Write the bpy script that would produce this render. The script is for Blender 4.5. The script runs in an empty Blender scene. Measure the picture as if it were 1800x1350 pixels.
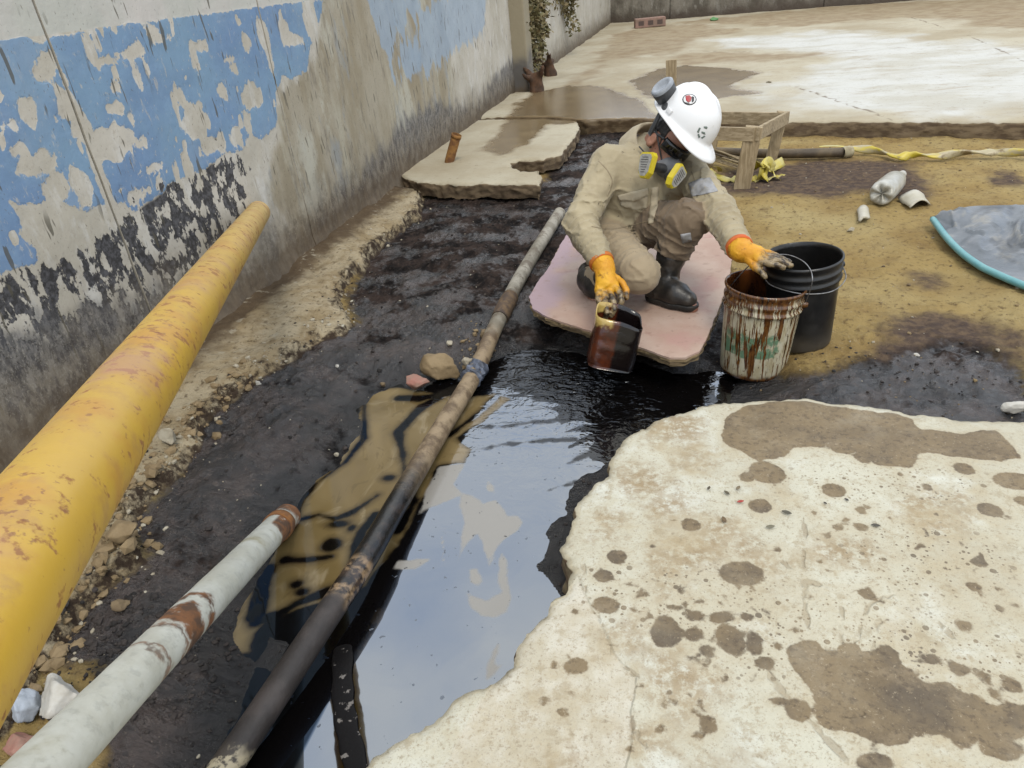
import bpy, bmesh, math, random
import numpy as np
from math import radians, sin, cos, pi, sqrt, atan2, hypot
from mathutils import Vector, Matrix
from mathutils.bvhtree import BVHTree
from mathutils.geometry import delaunay_2d_cdt

random.seed(7); RNG = np.random.default_rng(7)
SC = bpy.context.scene
COL = SC.collection

# ------------------------------------------------------------------ camera
FPX, PITCH, ROLL, YAW, CAMH = 1250.0, radians(30.1), radians(6.0), radians(16.76), 1.42
_f0 = np.array([0, cos(PITCH), -sin(PITCH)]); _r0 = np.array([1., 0, 0]); _u0 = np.cross(_r0, _f0)
_r = _r0*cos(ROLL) - _u0*sin(ROLL); _u = _u0*cos(ROLL) + _r0*sin(ROLL)
_Rz = np.array([[cos(YAW), -sin(YAW), 0], [sin(YAW), cos(YAW), 0], [0, 0, 1]])
CR, CU, CF = _Rz@_r, _Rz@_u, _Rz@_f0
CP = np.array([0, 0, CAMH])
cam = bpy.data.cameras.new('camera'); cam_o = bpy.data.objects.new('camera', cam); COL.objects.link(cam_o)
cam.sensor_width = 36; cam.lens = 36*FPX/1800; cam.clip_start = .02; cam.clip_end = 900
cam_o.matrix_world = Matrix([[CR[0], CU[0], -CF[0], CP[0]], [CR[1], CU[1], -CF[1], CP[1]], [CR[2], CU[2], -CF[2], CP[2]], [0, 0, 0, 1]])
SC.camera = cam_o

# ------------------------------------------------------------------ light: bright overcast with blue gaps
SUN_EL, SUN_ROT = radians(58), radians(150)
w = bpy.data.worlds.new('World'); SC.world = w; w.use_nodes = True
nt = w.node_tree; nd = nt.nodes; nd.clear()
sky = nd.new('ShaderNodeTexSky'); sky.sky_type = 'NISHITA'; sky.sun_disc = False
sky.sun_elevation = SUN_EL; sky.sun_rotation = SUN_ROT
tc = nd.new('ShaderNodeTexCoord')
mp = nd.new('ShaderNodeMapping'); mp.inputs['Scale'].default_value = (1.0, 1.0, 2.0)
n1 = nd.new('ShaderNodeTexNoise'); n1.inputs['Scale'].default_value = 2.3; n1.inputs['Detail'].default_value = 5; n1.inputs['Roughness'].default_value = .5
mr = nd.new('ShaderNodeMapRange'); mr.interpolation_type = 'SMOOTHSTEP'
mr.inputs['From Min'].default_value = .34; mr.inputs['From Max'].default_value = .72
mr.inputs['To Min'].default_value = .08; mr.inputs['To Max'].default_value = .9
mx = nd.new('ShaderNodeMix'); mx.data_type = 'RGBA'
mx.inputs[7].default_value = (16.4, 15.9, 14.5, 1)
gb = nd.new('ShaderNodeMix'); gb.data_type = 'RGBA'; gb.inputs[0].default_value = .8; gb.inputs[7].default_value = (9.4, 11.4, 14.6, 1)
bg = nd.new('ShaderNodeBackground'); bg.inputs['Strength'].default_value = .11
wo = nd.new('ShaderNodeOutputWorld')
lk = nt.links.new
lk(tc.outputs['Generated'], mp.inputs['Vector']); lk(mp.outputs['Vector'], n1.inputs['Vector'])
lk(n1.outputs['Fac'], mr.inputs['Value']); lk(mr.outputs['Result'], mx.inputs[0])
lk(sky.outputs['Color'], gb.inputs[6]); lk(gb.outputs[2], mx.inputs[6]); lk(mx.outputs[2], bg.inputs['Color']); lk(bg.outputs['Background'], wo.inputs['Surface'])
sun = bpy.data.lights.new('sun', 'SUN'); sun.energy = 1.5; sun.angle = radians(18); sun.color = (1, .93, .80)
sun_o = bpy.data.objects.new('sun', sun); COL.objects.link(sun_o)
sd = Vector((sin(SUN_ROT)*cos(SUN_EL), cos(SUN_ROT)*cos(SUN_EL), sin(SUN_EL)))
sun_o.rotation_euler = sd.to_track_quat('Z', 'Y').to_euler()
vs = SC.view_settings; vs.view_transform = 'Standard'; vs.look = 'None'; vs.gamma = 1; vs.use_curve_mapping = False
vs.exposure = 0.32
SC.cycles.max_bounces = 6; SC.cycles.caustics_reflective = False; SC.cycles.caustics_refractive = False

# ------------------------------------------------------------------ pixel -> place helpers (measuring only)
def ray(px, py): return CR*((px-900)/FPX) - CU*((py-675)/FPX) + CF
def at(px, py, z=0.):
    d = ray(px, py); return CP + d*((z-CP[2])/d[2])
def atx(px, py, x):
    d = ray(px, py); return CP + d*((x-CP[0])/d[0])
def aty(px, py, y):
    d = ray(px, py); return CP + d*((y-CP[1])/d[1])
def J(px, py, dep): return CP + ray(px, py)*dep
def P2(pts, z=0.): return np.array([at(x, y, z)[:2] for x, y in pts])
def PW(pts, x): return np.array([atx(a, b, x)[1:] for a, b in pts])

# ------------------------------------------------------------------ numpy noise and distance fields
def _hash(ix, iy, iz, seed):
    h = (ix*374761393 + iy*668265263 + iz*2147483647 + seed*1274126177) & 0xffffffff
    h = ((h ^ (h >> 13))*1274126177) & 0xffffffff
    h = ((h ^ (h >> 15))*2246822519) & 0xffffffff
    return ((h ^ (h >> 16)) & 0xffffff)/float(0xffffff)*2-1
def vnoise(x, y, z=None, seed=0):
    x = np.asarray(x, float); y = np.asarray(y, float); z = np.zeros_like(x) if z is None else np.asarray(z, float)
    ix, iy, iz = np.floor(x).astype(np.int64), np.floor(y).astype(np.int64), np.floor(z).astype(np.int64)
    fx, fy, fz = x-ix, y-iy, z-iz
    fx, fy, fz = [t*t*t*(t*(t*6-15)+10) for t in (fx, fy, fz)]
    r = 0
    for a in (0, 1):
        for b in (0, 1):
            for c in (0, 1):
                r = r + _hash(ix+a, iy+b, iz+c, seed)*(fx if a else 1-fx)*(fy if b else 1-fy)*(fz if c else 1-fz)
    return r
def fbm(x, y, z=None, oct=4, seed=0, gain=.5):
    r = 0; a = 1.; t = 0; f = 1.
    for o in range(oct):
        r = r + a*vnoise(np.asarray(x)*f, np.asarray(y)*f, None if z is None else np.asarray(z)*f, seed+o*17)
        t += a; a *= gain; f *= 2.03
    return r/t*1.6
def sst(x, a, b):
    t = np.clip((x-a)/(b-a), 0, 1); return t*t*(3-2*t)
def sdf_poly(P, poly):
    """signed distance to a polygon, negative inside"""
    P = np.asarray(P, float); d = np.full(len(P), 1e9); ins = np.zeros(len(P), bool)
    n = len(poly); px, py = P[:, 0], P[:, 1]
    for i in range(n):
        ax, ay = poly[i]; bx, by = poly[(i+1) % n]; ex, ey = bx-ax, by-ay
        l2 = ex*ex+ey*ey
        if l2 < 1e-14: continue
        t = np.clip(((px-ax)*ex+(py-ay)*ey)/l2, 0, 1)
        d = np.minimum(d, (px-ax-t*ex)**2+(py-ay-t*ey)**2)
        if ay != by:
            c = ((ay > py) != (by > py)) & (px < (bx-ax)*(py-ay)/(by-ay)+ax)
            ins ^= c
    d = np.sqrt(d); return np.where(ins, -d, d)
def sdf_line(P, line, w0, w1=None):
    d = np.full(len(P), 1e9); n = len(line)-1; w1 = w0 if w1 is None else w1
    for i in range(n):
        a = np.array(line[i]); e = np.array(line[i+1])-a; l2 = max(e@e, 1e-12)
        t = np.clip(((P-a)@e)/l2, 0, 1); ww = w0+(w1-w0)*(i+t)/n
        d = np.minimum(d, np.sqrt(((P-a-t[:, None]*e)**2).sum(1))-ww)
    return d
def sdf_blobs(P, blobs):
    """blobs: list of (centre2, ra, rb, axis angle)"""
    d = np.full(len(P), 1e9)
    for c, ra, rb, an in blobs:
        q = P-np.asarray(c); ca, sa = cos(an), sin(an)
        u = (q[:, 0]*ca+q[:, 1]*sa)/ra; v = (-q[:, 0]*sa+q[:, 1]*ca)/rb
        d = np.minimum(d, (np.sqrt(u*u+v*v)-1)*min(ra, rb))
    return d
def px_blob(x, y, rx, ry, z):
    c = at(x, y, z)[:2]; a = at(x+rx, y, z)[:2]-c; b = at(x, y+ry, z)[:2]-c
    return (c, max(np.hypot(*a), 1e-3), max(np.hypot(*b), 1e-3), atan2(a[1], a[0]))
def wall_blob(x, y, rx, ry, X):
    c = atx(x, y, X)[1:]; a = atx(x+rx, y, X)[1:]-c; b = atx(x, y+ry, X)[1:]-c
    return (c, max(abs(a[0]), .004), max(abs(b[1]), .004), 0)

# ------------------------------------------------------------------ mesh helpers
def tag(o, label=None, cat=None, group=None, kind=None):
    if label: o['label'] = label
    if cat: o['category'] = cat
    if group: o['group'] = group
    if kind: o['kind'] = kind
    return o
def wpos(o):
    v = Vector((0, 0, 0))
    while o is not None: v = v+o.location; o = o.parent
    return v
def thing(name, label, cat, base, group=None):
    o = bpy.data.objects.new(name, None); o.empty_display_size = .05; COL.objects.link(o); o.location = Vector(base)
    return tag(o, label, cat, group)
def make(name, V, F, mat=None, parent=None, smooth=True, attrs=None, base=None):
    """V are world coordinates; the mesh is stored relative to its thing's base"""
    V = np.asarray(V, np.float64).reshape(-1, 3)
    off = np.array(wpos(parent)) if parent is not None else (np.array(base) if base is not None else np.zeros(3))
    me = bpy.data.meshes.new(name)
    Vl = (V-off).astype(np.float32)
    if isinstance(F, np.ndarray):
        k = F.shape[1]; me.vertices.add(len(Vl)); me.vertices.foreach_set('co', Vl.ravel())
        me.loops.add(F.size); me.loops.foreach_set('vertex_index', F.astype(np.int32).ravel())
        me.polygons.add(len(F)); me.polygons.foreach_set('loop_start', np.arange(0, F.size, k, dtype=np.int32))
        try: me.polygons.foreach_set('loop_total', np.full(len(F), k, np.int32))
        except Exception: pass
        me.update(calc_edges=True)
    else:
        me.from_pydata(Vl.tolist(), [], [list(f) for f in F]); me.update()
    me.validate()
    me.polygons.foreach_set('use_smooth', np.full(len(me.polygons), bool(smooth)))
    if attrs:
        for k, a in attrs.items():
            at_ = me.attributes.new(k, 'FLOAT', 'POINT'); at_.data.foreach_set('value', np.asarray(a, np.float32))
    if mat is not None: me.materials.append(mat)
    o = bpy.data.objects.new(name, me); COL.objects.link(o)
    if parent is not None: o.parent = parent
    else: o.location = Vector(off)
    return o
def grid_faces(nu, nv, closed_u=False, closed_v=False):
    U = np.arange(nu if closed_u else nu-1); Vv = np.arange(nv if closed_v else nv-1)
    a, b = np.meshgrid(U, Vv, indexing='ij'); a2, b2 = (a+1) % nu, (b+1) % nv
    return np.stack([a*nv+b, a2*nv+b, a2*nv+b2, a*nv+b2], -1).reshape(-1, 4)
def frame_of(d):
    d = np.asarray(d, float); d = d/np.linalg.norm(d)
    h = np.array([0, 0, 1.]) if abs(d[2]) < .9 else np.array([0, 1., 0])
    a = np.cross(h, d); a /= np.linalg.norm(a); return a, np.cross(d, a), d
def smooth_path(pts, n):
    pts = np.array(pts, float); m = len(pts)
    if m == 2: return pts[0]+(pts[1]-pts[0])*np.linspace(0, 1, n)[:, None]
    out = []
    for t in np.linspace(0, m-1, n):
        i = min(int(t), m-2); f = t-i
        p0, p1, p2, p3 = pts[max(i-1, 0)], pts[i], pts[i+1], pts[min(i+2, m-1)]
        out.append(.5*((2*p1)+(p2-p0)*f+(2*p0-5*p1+4*p2-p3)*f*f+(3*p1-p0-3*p2+p3)*f**3))
    return np.array(out)
def tube(path, r, seg=12, caps=True, flat=1.0, twist=0., up=None):
    """V, F(list) of a tube along a path; r scalar or per-point"""
    path = np.array(path, float); n = len(path); r = np.broadcast_to(np.asarray(r, float), (n,))
    T = np.gradient(path, axis=0); T /= np.linalg.norm(T, axis=1)[:, None]
    a, b, _ = frame_of(T[0]); V = []
    if up is not None:
        a = np.cross(up, T[0]); a /= np.linalg.norm(a)
    for i in range(n):
        a = a-T[i]*(a@T[i]); a /= np.linalg.norm(a); b = np.cross(T[i], a)
        for k in range(seg):
            an = 2*pi*k/seg; tw = twist*i
            u, v = cos(an), sin(an)*flat
            uu, vv = u*cos(tw)-v*sin(tw), u*sin(tw)+v*cos(tw)
            V.append(path[i]+r[i]*(a*uu+b*vv))
    F = [tuple(f) for f in grid_faces(n, seg, closed_v=True).tolist()]
    F = [f[::-1] for f in F]
    if caps:
        F.append(tuple(range(seg))); F.append(tuple((n-1)*seg+k for k in range(seg))[::-1])
    return np.array(V), F
def lathe(prof, seg=48, M=None, c=(0, 0, 0)):
    """profile [(r,z)], revolved; M 3x3 rotation, c world position"""
    V = []
    for r, z in prof:
        for k in range(seg):
            an = 2*pi*k/seg; V.append((r*cos(an), r*sin(an), z))
    V = np.array(V)
    if M is not None: V = V@np.asarray(M).T
    F = grid_faces(len(prof), seg, closed_v=True)[:, ::-1]
    return V+np.asarray(c), np.ascontiguousarray(F)
def box(c, sx, sy, sz, M=None, jit=0.0, bev=0.0):
    """bevelled box, V and F"""
    bm = bmesh.new(); bmesh.ops.create_cube(bm, size=1)
    for v in bm.verts: v.co = Vector((v.co.x*sx, v.co.y*sy, v.co.z*sz))
    if bev: bmesh.ops.bevel(bm, geom=list(bm.edges), offset=bev, segments=2, affect='EDGES', profile=.6)
    V = np.array([v.co[:] for v in bm.verts]); bm.verts.index_update(); F = [[v.index for v in f.verts] for f in bm.faces]; bm.free()
    if jit: V = V+RNG.normal(0, jit, V.shape)
    if M is not None: V = V@np.asarray(M).T
    return V+np.asarray(c), F
def bar(a, b, wd, th, up=(0, 0, 1), bev=.003, jit=.0):
    """a squared timber from a to b"""
    a, b = np.array(a, float), np.array(b, float); d = b-a; L = np.linalg.norm(d); d /= L
    s = np.cross(np.array(up, float), d); s /= np.linalg.norm(s); u = np.cross(d, s)
    return box((a+b)/2, wd, L, th, np.stack([s, d, u], 1), jit, bev)
def join(parts):
    V = []; F = []; n = 0
    for v, f in parts:
        V.append(v); F += [[i+n for i in q] for q in (f.tolist() if isinstance(f, np.ndarray) else f)]; n += len(v)
    return np.concatenate(V), F
def surfnet(Fd, o, h):
    """naive surface nets of a field, negative inside"""
    s = Fd < 0; nx, ny, nz = Fd.shape
    cnt = np.zeros((nx-1, ny-1, nz-1), np.int8)
    for a in (0, 1):
        for b in (0, 1):
            for c in (0, 1): cnt += s[a:nx-1+a, b:ny-1+b, c:nz-1+c]
    act = (cnt > 0) & (cnt < 8); I = np.argwhere(act); idx = np.full(act.shape, -1, np.int64); idx[act] = np.arange(len(I))
    pos = np.zeros((len(I), 3)); num = np.zeros(len(I))
    cs = [(a, b, c) for a in (0, 1) for b in (0, 1) for c in (0, 1)]
    for i in range(8):
        for j in range(i+1, 8):
            A, Bc = np.array(cs[i]), np.array(cs[j])
            if abs(A-Bc).sum() != 1: continue
            fa = Fd[tuple((I+A).T)].astype(float); fb = Fd[tuple((I+Bc).T)].astype(float)
            cr = (fa < 0) != (fb < 0); t = np.where(cr, fa/np.where(cr, fa-fb, 1), 0)
            pos += cr[:, None]*(A+t[:, None]*(Bc-A)); num += cr
    V = (I+pos/num[:, None])*h+np.asarray(o); Q = []
    for ax in range(3):
        sl = [slice(None)]*3; sl2 = [slice(None)]*3; sl[ax] = slice(0, -1); sl2[ax] = slice(1, None)
        ch = s[tuple(sl)] != s[tuple(sl2)]; E = np.argwhere(ch); b, c = (ax+1) % 3, (ax+2) % 3
        E = E[(E[:, b] > 0) & (E[:, c] > 0) & (E[:, b] < Fd.shape[b]-1) & (E[:, c] < Fd.shape[c]-1)]
        def g(db, dc):
            K = E.copy(); K[:, b] -= db; K[:, c] -= dc; return idx[tuple(K.T)]
        q = np.stack([g(1, 1), g(0, 1), g(0, 0), g(1, 0)], 1)
        fl = s[tuple(E.T)]; q[~fl] = q[~fl][:, ::-1]; Q.append(q)
    return V, np.concatenate(Q)
class Field:
    def __init__(s, lo, hi, h):
        s.o = np.array(lo, float); s.h = h; n = np.ceil((np.array(hi)-s.o)/h).astype(int)+1
        ax = [np.arange(k, dtype=np.float32)*h+np.float32(s.o[i]) for i, k in enumerate(n)]
        s.X, s.Y, s.Z = np.meshgrid(*ax, indexing='ij'); s.d = np.full(tuple(n), 1e3, np.float32)
    def cone(s, a, b, ra, rb):
        a, b = np.array(a, np.float32), np.array(b, np.float32); e = b-a; l2 = float(e@e)+1e-9
        X, Y, Z = s.X-a[0], s.Y-a[1], s.Z-a[2]
        t = np.clip((X*e[0]+Y*e[1]+Z*e[2])/np.float32(l2), 0, 1)
        return np.sqrt((X-t*e[0])**2+(Y-t*e[1])**2+(Z-t*e[2])**2)-(ra+(rb-ra)*t)
    def ell(s, c, r, M=None):
        X, Y, Z = s.X-np.float32(c[0]), s.Y-np.float32(c[1]), s.Z-np.float32(c[2])
        if M is not None:
            M = np.asarray(M, np.float32); X, Y, Z = [X*M[0, i]+Y*M[1, i]+Z*M[2, i] for i in range(3)]
        return (np.sqrt((X/r[0])**2+(Y/r[1])**2+(Z/r[2])**2)-1)*np.float32(min(r))
    def add(s, d, k=0.0):
        if k <= 0: s.d = np.minimum(s.d, d)
        else:
            h = np.clip(.5+.5*(s.d-d)/k, 0, 1); s.d = s.d*(1-h)+d*h-k*h*(1-h)
    def cut(s, d): s.d = np.maximum(s.d, -d)
    def noise_shell(s, fn, band=.03):
        m = np.abs(s.d) < band; s.d[m] -= fn(s.X[m].astype(float), s.Y[m].astype(float), s.Z[m].astype(float)).astype(np.float32)
    def mesh(s): return surfnet(s.d, s.o, s.h)

# ------------------------------------------------------------------ material helper
class Mat:
    def __init__(s, name, rough=.8, spec=.5):
        s.m = bpy.data.materials.new(name); s.m.use_nodes = True; s.nt = s.m.node_tree
        s.b = s.nt.nodes['Principled BSDF']; s.b.inputs['Roughness'].default_value = rough
        s.b.inputs['Specular IOR Level'].default_value = spec; s._tc = None
    def put(s, sk, v):
        if isinstance(v, bpy.types.NodeSocket): s.nt.links.new(v, sk)
        elif isinstance(v, (tuple, list)) and len(v) == 3 and sk.type == 'RGBA': sk.default_value = (*v, 1)
        else: sk.default_value = v
    def node(s, t): return s.nt.nodes.new(t)
    def co(s, sc=(1, 1, 1)):
        if s._tc is None: s._tc = s.node('ShaderNodeTexCoord')
        v = s.node('ShaderNodeVectorMath'); v.operation = 'MULTIPLY'; s.put(v.inputs[0], s._tc.outputs['Object']); v.inputs[1].default_value = sc
        return v.outputs[0]
    def xyz(s):
        v = s.node('ShaderNodeSeparateXYZ'); s.put(v.inputs[0], s.co()); return v.outputs
    def noise(s, scale, det=4, rough=.55, dist=0., sc=(1, 1, 1), col=False):
        n = s.node('ShaderNodeTexNoise'); s.put(n.inputs['Vector'], s.co(sc)); n.inputs['Scale'].default_value = scale
        n.inputs['Detail'].default_value = det; n.inputs['Roughness'].default_value = rough; n.inputs['Distortion'].default_value = dist
        return n.outputs['Color' if col else 'Fac']
    def vor(s, scale, sc=(1, 1, 1), feat='F1', rnd=1.):
        n = s.node('ShaderNodeTexVoronoi'); s.put(n.inputs['Vector'], s.co(sc)); n.inputs['Scale'].default_value = scale; n.feature = feat
        n.inputs['Randomness'].default_value = rnd
        return n.outputs['Distance']
    def attr(s, name):
        n = s.node('ShaderNodeAttribute'); n.attribute_name = name; return n.outputs['Fac']
    def step(s, x, a, b, lo=0., hi=1.):
        n = s.node('ShaderNodeMapRange'); n.interpolation_type = 'SMOOTHSTEP'; s.put(n.inputs['Value'], x)
        n.inputs['From Min'].default_value = a; n.inputs['From Max'].default_value = b
        n.inputs['To Min'].default_value = lo; n.inputs['To Max'].default_value = hi; return n.outputs['Result']
    def m2(s, op, a, b=0.):
        n = s.node('ShaderNodeMath'); n.operation = op; s.put(n.inputs[0], a); s.put(n.inputs[1], b); return n.outputs[0]
    def add(s, a, b): return s.m2('ADD', a, b)
    def mul(s, a, b): return s.m2('MULTIPLY', a, b)
    def mx(s, a, b): return s.m2('MAXIMUM', a, b)
    def inv(s, a): return s.m2('SUBTRACT', 1., a)
    def mix(s, f, a, b):
        n = s.node('ShaderNodeMix'); n.data_type = 'RGBA'; s.put(n.inputs[0], f); s.put(n.inputs[6], a); s.put(n.inputs[7], b); return n.outputs[2]
    def fmix(s, f, a, b):
        n = s.node('ShaderNodeMix'); n.data_type = 'FLOAT'; s.put(n.inputs[0], f); s.put(n.inputs[2], a); s.put(n.inputs[3], b); return n.outputs[0]
    def jit(s, x, scale, amp, det=3, sc=(1, 1, 1)):
        """a field made ragged by noise"""
        return s.add(x, s.mul(s.m2('SUBTRACT', s.noise(scale, det, .6, sc=sc), .5), amp))
    def bump(s, h, strength=.5, dist=.01, normal=None):
        n = s.node('ShaderNodeBump'); s.put(n.inputs['Height'], h); n.inputs['Strength'].default_value = strength; n.inputs['Distance'].default_value = dist
        if normal is not None: s.put(n.inputs['Normal'], normal)
        return n.outputs['Normal']
    def dim(s, c, k=.74):
        n = s.node('ShaderNodeVectorMath'); n.operation = 'SCALE'; n.inputs['Scale'].default_value = k
        if isinstance(c, tuple): return tuple(a*k for a in c)
        s.put(n.inputs[0], c); return n.outputs[0]
    def set(s, col=None, rough=None, normal=None, spec=None, metal=None, ior=None, trans=None, coat=None, sheen=None, k_=.74):
        for k, v in (('Base Color', col), ('Roughness', rough), ('Normal', normal), ('Specular IOR Level', spec), ('Metallic', metal), ('IOR', ior), ('Transmission Weight', trans), ('Coat Weight', coat), ('Sheen Weight', sheen)):
            if k == 'Base Color' and v is not None: v = s.dim(v, k_)
            if v is not None: s.put(s.b.inputs[k], v)
        return s.m
def simple(name, c1, c2, scale=12, rough=.7, bumpd=.002, bscale=80, spec=.4, metal=None):
    m = Mat(name, rough, spec)
    c = m.mix(m.step(m.noise(scale, 5, .6), .35, .65), c1, c2)
    return m.set(c, normal=m.bump(m.noise(bscale, 4, .6), .6, bumpd), metal=metal)

# ================================================================== SETTING
ZO, ZS, ZP, ZL = -.10, .07, .14, .06      # oil level, near slab, far pavement, wall ledge
WX = -2.27                                # wall face
SLAB = np.concatenate([P2([(560, 1400), (640, 1343), (668, 1322), (700, 1300), (735, 1283), (762, 1268), (800, 1232), (832, 1215), (866, 1197), (900, 1170), (908, 1138), (940, 1102), (962, 1066), (990, 1042), (1002, 1000),
        (988, 962), (1008, 920), (1012, 892), (1032, 868), (1066, 832), (1072, 800), (1096, 778), (1112, 758), (1150, 740), (1190, 727), (1232, 714), (1300, 706), (1360, 703), (1420, 699), (1452, 706), (1484, 711), (1560, 719), (1600, 727),
        (1642, 728), (1700, 737), (1750, 741), (1800, 738), (1900, 748)], ZS), np.array([[1.75, 2.05], [2.3, 1.6], [2.4, -.6], [-.6, -.6], [-.62, .2]])])
POOL = np.concatenate([P2([(700, 678), (662, 690), (634, 718), (640, 760), (607, 800), (600, 818), (560, 846), (532, 872), (520, 908), (492, 950), (470, 990), (452, 1020), (432, 1062), (416, 1130), (452, 1172), (486, 1190), (522, 1120), (560, 1080),
        (520, 1130), (470, 1110), (440, 1200), (400, 1300), (370, 1400)], ZO), np.array([[-.96, .45], [-.55, .45]]),
        P2([(700, 1330), (960, 1180), (990, 1080), (974, 1040), (944, 976), (966, 932), (990, 905), (1004, 860), (1058, 812), (1110, 800), (1160, 770), (1200, 742), (1290, 712), (1296, 668), (1246, 650), (1215, 655), (1180, 655), (1120, 640), (1080, 622), (1040, 628),
        (960, 616), (896, 622), (860, 640), (846, 662), (806, 655), (770, 668), (735, 690)], ZO)])
OIL = np.concatenate([P2([(735, 345), (720, 380), (660, 420), (625, 470), (595, 520), (618, 560), (560, 588), (470, 640), (440, 668), (395, 690), (340, 755), (318, 800), (255, 875), (222, 915), (236, 972), (180, 1010), (132, 1044), (88, 1128), (150, 1190), (160, 1260), (180, 1350), (180, 1450)], .0),
        np.array([[-.6, .3], [.9, 1.5], [1.1, 2.0]]), P2([(1830, 735), (1800, 640), (1740, 610), (1660, 598), (1600, 612), (1540, 618), (1480, 640), (1440, 648), (1420, 655), (1335, 600), (1300, 560), (1292, 470), (1200, 380), (1120, 300), (1130, 205), (1020, 205), (1000, 250), (952, 320), (850, 335)], 0)])
DARK = [P2([(1225, 330), (1260, 300), (1330, 290), (1420, 283), (1500, 277), (1600, 285), (1655, 315), (1650, 350), (1600, 352), (1530, 345), (1450, 352), (1400, 350), (1330, 352), (1270, 350)], 0),
        P2([(1500, 600), (1560, 560), (1640, 540), (1720, 560), (1800, 600), (1830, 690), (1600, 680), (1450, 680)], 0),
        P2([(1720, 300), (1810, 295), (1830, 335), (1750, 330)], 0), P2([(1600, 480), (1650, 478), (1680, 500), (1640, 520), (1590, 510)], 0)]
LEDGE = np.concatenate([P2([(742, 335), (735, 366), (690, 400), (655, 432), (612, 478), (596, 515), (616, 552), (590, 572), (545, 588), (490, 628), (446, 655), (430, 668), (392, 684), (350, 732), (322, 790), (296, 812), (268, 836), (226, 880), (216, 905), (240, 960), (206, 985), (165, 1020), (128, 1066), (100, 1120), (70, 1150), (60, 1200), (-40, 1300), (-90, 1420)], ZL),
        np.array([[-2.7, .3], [-2.7, 6.6], [-2.1, 6.6], [-2.1, 5.2]])])
TANB = P2([(560, 640), (470, 690), (440, 740)], 0)
def ground_fields(x, y):
    P = np.stack([x, y], 1)
    sp = sdf_poly(P, POOL) + .022*fbm(x*9, y*9, oct=4, seed=3)
    so = sdf_poly(P, OIL) + .05*fbm(x*5, y*5, oct=4, seed=5)
    sl = sdf_poly(P, LEDGE) + .018*fbm(x*11, y*11, oct=4, seed=9)
    ss = sdf_poly(P, SLAB)
    sdk = np.minimum.reduce([sdf_poly(P, d) for d in DARK]) + .07*fbm(x*4, y*4, oct=4, seed=14)
    near = np.exp(-np.clip(y-2, 0, 50)/3)
    z = .012*fbm(x*2.2, y*2.2, oct=3, seed=1) + .006*fbm(x*9, y*9, oct=3, seed=2)
    om = sst(-so, -.02, .05)
    cl = fbm(x*7, y*7, oct=5, seed=4)
    rdg = 1-np.abs(fbm(x*13, y*10, oct=4, seed=6))*2
    z = z + om*(.009*cl+.012*fbm(x*2.6+.7*y, y*3.1-.5*x, oct=3, seed=20)+.009*fbm(x*38, y*38, oct=4, seed=18)*sst(fbm(x*3, y*3, oct=2, seed=19), -.25, .2) + .005*np.clip(rdg, -1, 1)*sst(fbm(x*2.2, y*2.2, oct=2, seed=27), -.3, .4) + .010*np.clip(fbm(x*26, y*26, oct=3, seed=8), 0, 1)**1 - .012)
    z = z + (1-om)*(.004*fbm(x*20, y*20, oct=4, seed=28) + .012*np.clip(rdg-.35, 0, 1)*np.exp(-(so/.35)**2))
    lm = sst(-sl, -.004, .028)
    lz = ZL + .035*sst(-2.0-x, 0, .5) + .006*fbm(x*14, y*14, oct=5, seed=10) + .016*fbm(x*4, y*4, oct=3, seed=11)
    lz = lz - .035*np.exp(-(np.minimum(sl, 0)/.07)**2)*(fbm(x*12, y*12, oct=3, seed=12) > .12)
    z = z*(1-lm)+lz*lm
    bank = sst(sp, -.01, .34)
    z = z*bank + (1-bank)*(ZO + np.where(sp < 0, np.maximum(sp*.7, -.16), sp*.15 + .012*cl*sst(sp, 0, .05)))
    z = np.where(ss < .0, np.minimum(z, -.02), z)
    back = sst(y-(6.35-.36*x*.6), -.45, .15)                # rise to the far pavement kerb
    z = z + back*.012*(x > -1.2)
    z = np.where((y > 6.95), np.minimum(z, .02), z)
    z = np.where((x < -1.12) & (y > 5.02) & (x > -2.3), np.minimum(z, .0), z)
    return z, dict(oil=-so, pool=sp, ledge=-sl, dark=-sdk)
def gz(x, y): return float(ground_fields(np.array([float(x)]), np.array([float(y)]))[0][0])

def axis_steps(a, b, f):
    o = [a]
    while o[-1] < b: o.append(o[-1]+f(o[-1]))
    return np.array(o)
gx = np.concatenate([[-90, -40, -18, -9, -5, -3.6, -3], np.arange(-2.72, 1.75, .0092), axis_steps(1.76, 4.5, lambda v: .012+.03*(v-1.7)), [5.5, 8, 14, 26, 50, 90]])
gy = np.concatenate([[-60, -20, -6, -2, -.6, 0, .25], axis_steps(.4, 7.4, lambda v: .0062+.0042*max(0, v-.8)), [8, 9, 12, 16, 22, 35, 60, 120, 200]])
X, Y = np.meshgrid(gx, gy, indexing='ij'); xf, yf = X.ravel(), Y.ravel()
zf, att = ground_fields(xf, yf)
g = Mat('soil', .85)
oil = g.jit(g.attr('oil'), 22, .10); pool = g.attr('pool'); led = g.jit(g.attr('ledge'), 40, .03); drk = g.jit(g.attr('dark'), 14, .16)
tan = g.mix(g.step(g.noise(3.2, 5, .6), .35, .68), (.37, .265, .105), (.285, .19, .072))
tan = g.mix(g.step(g.noise(1.3, 3, .5), .45, .7), tan, (.41, .32, .15))
tan = g.mix(g.mul(g.step(g.noise(7, 6, .7), .54, .68), .55), tan, (.19, .12, .055)); tan = g.mix(g.mul(g.step(g.noise(32, 6, .7), .52, .66), .75), tan, (.115, .07, .034))
tan = g.mix(g.mul(g.step(g.noise(95, 3, .6), .6, .72), .6), tan, (.42, .35, .22))
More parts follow.
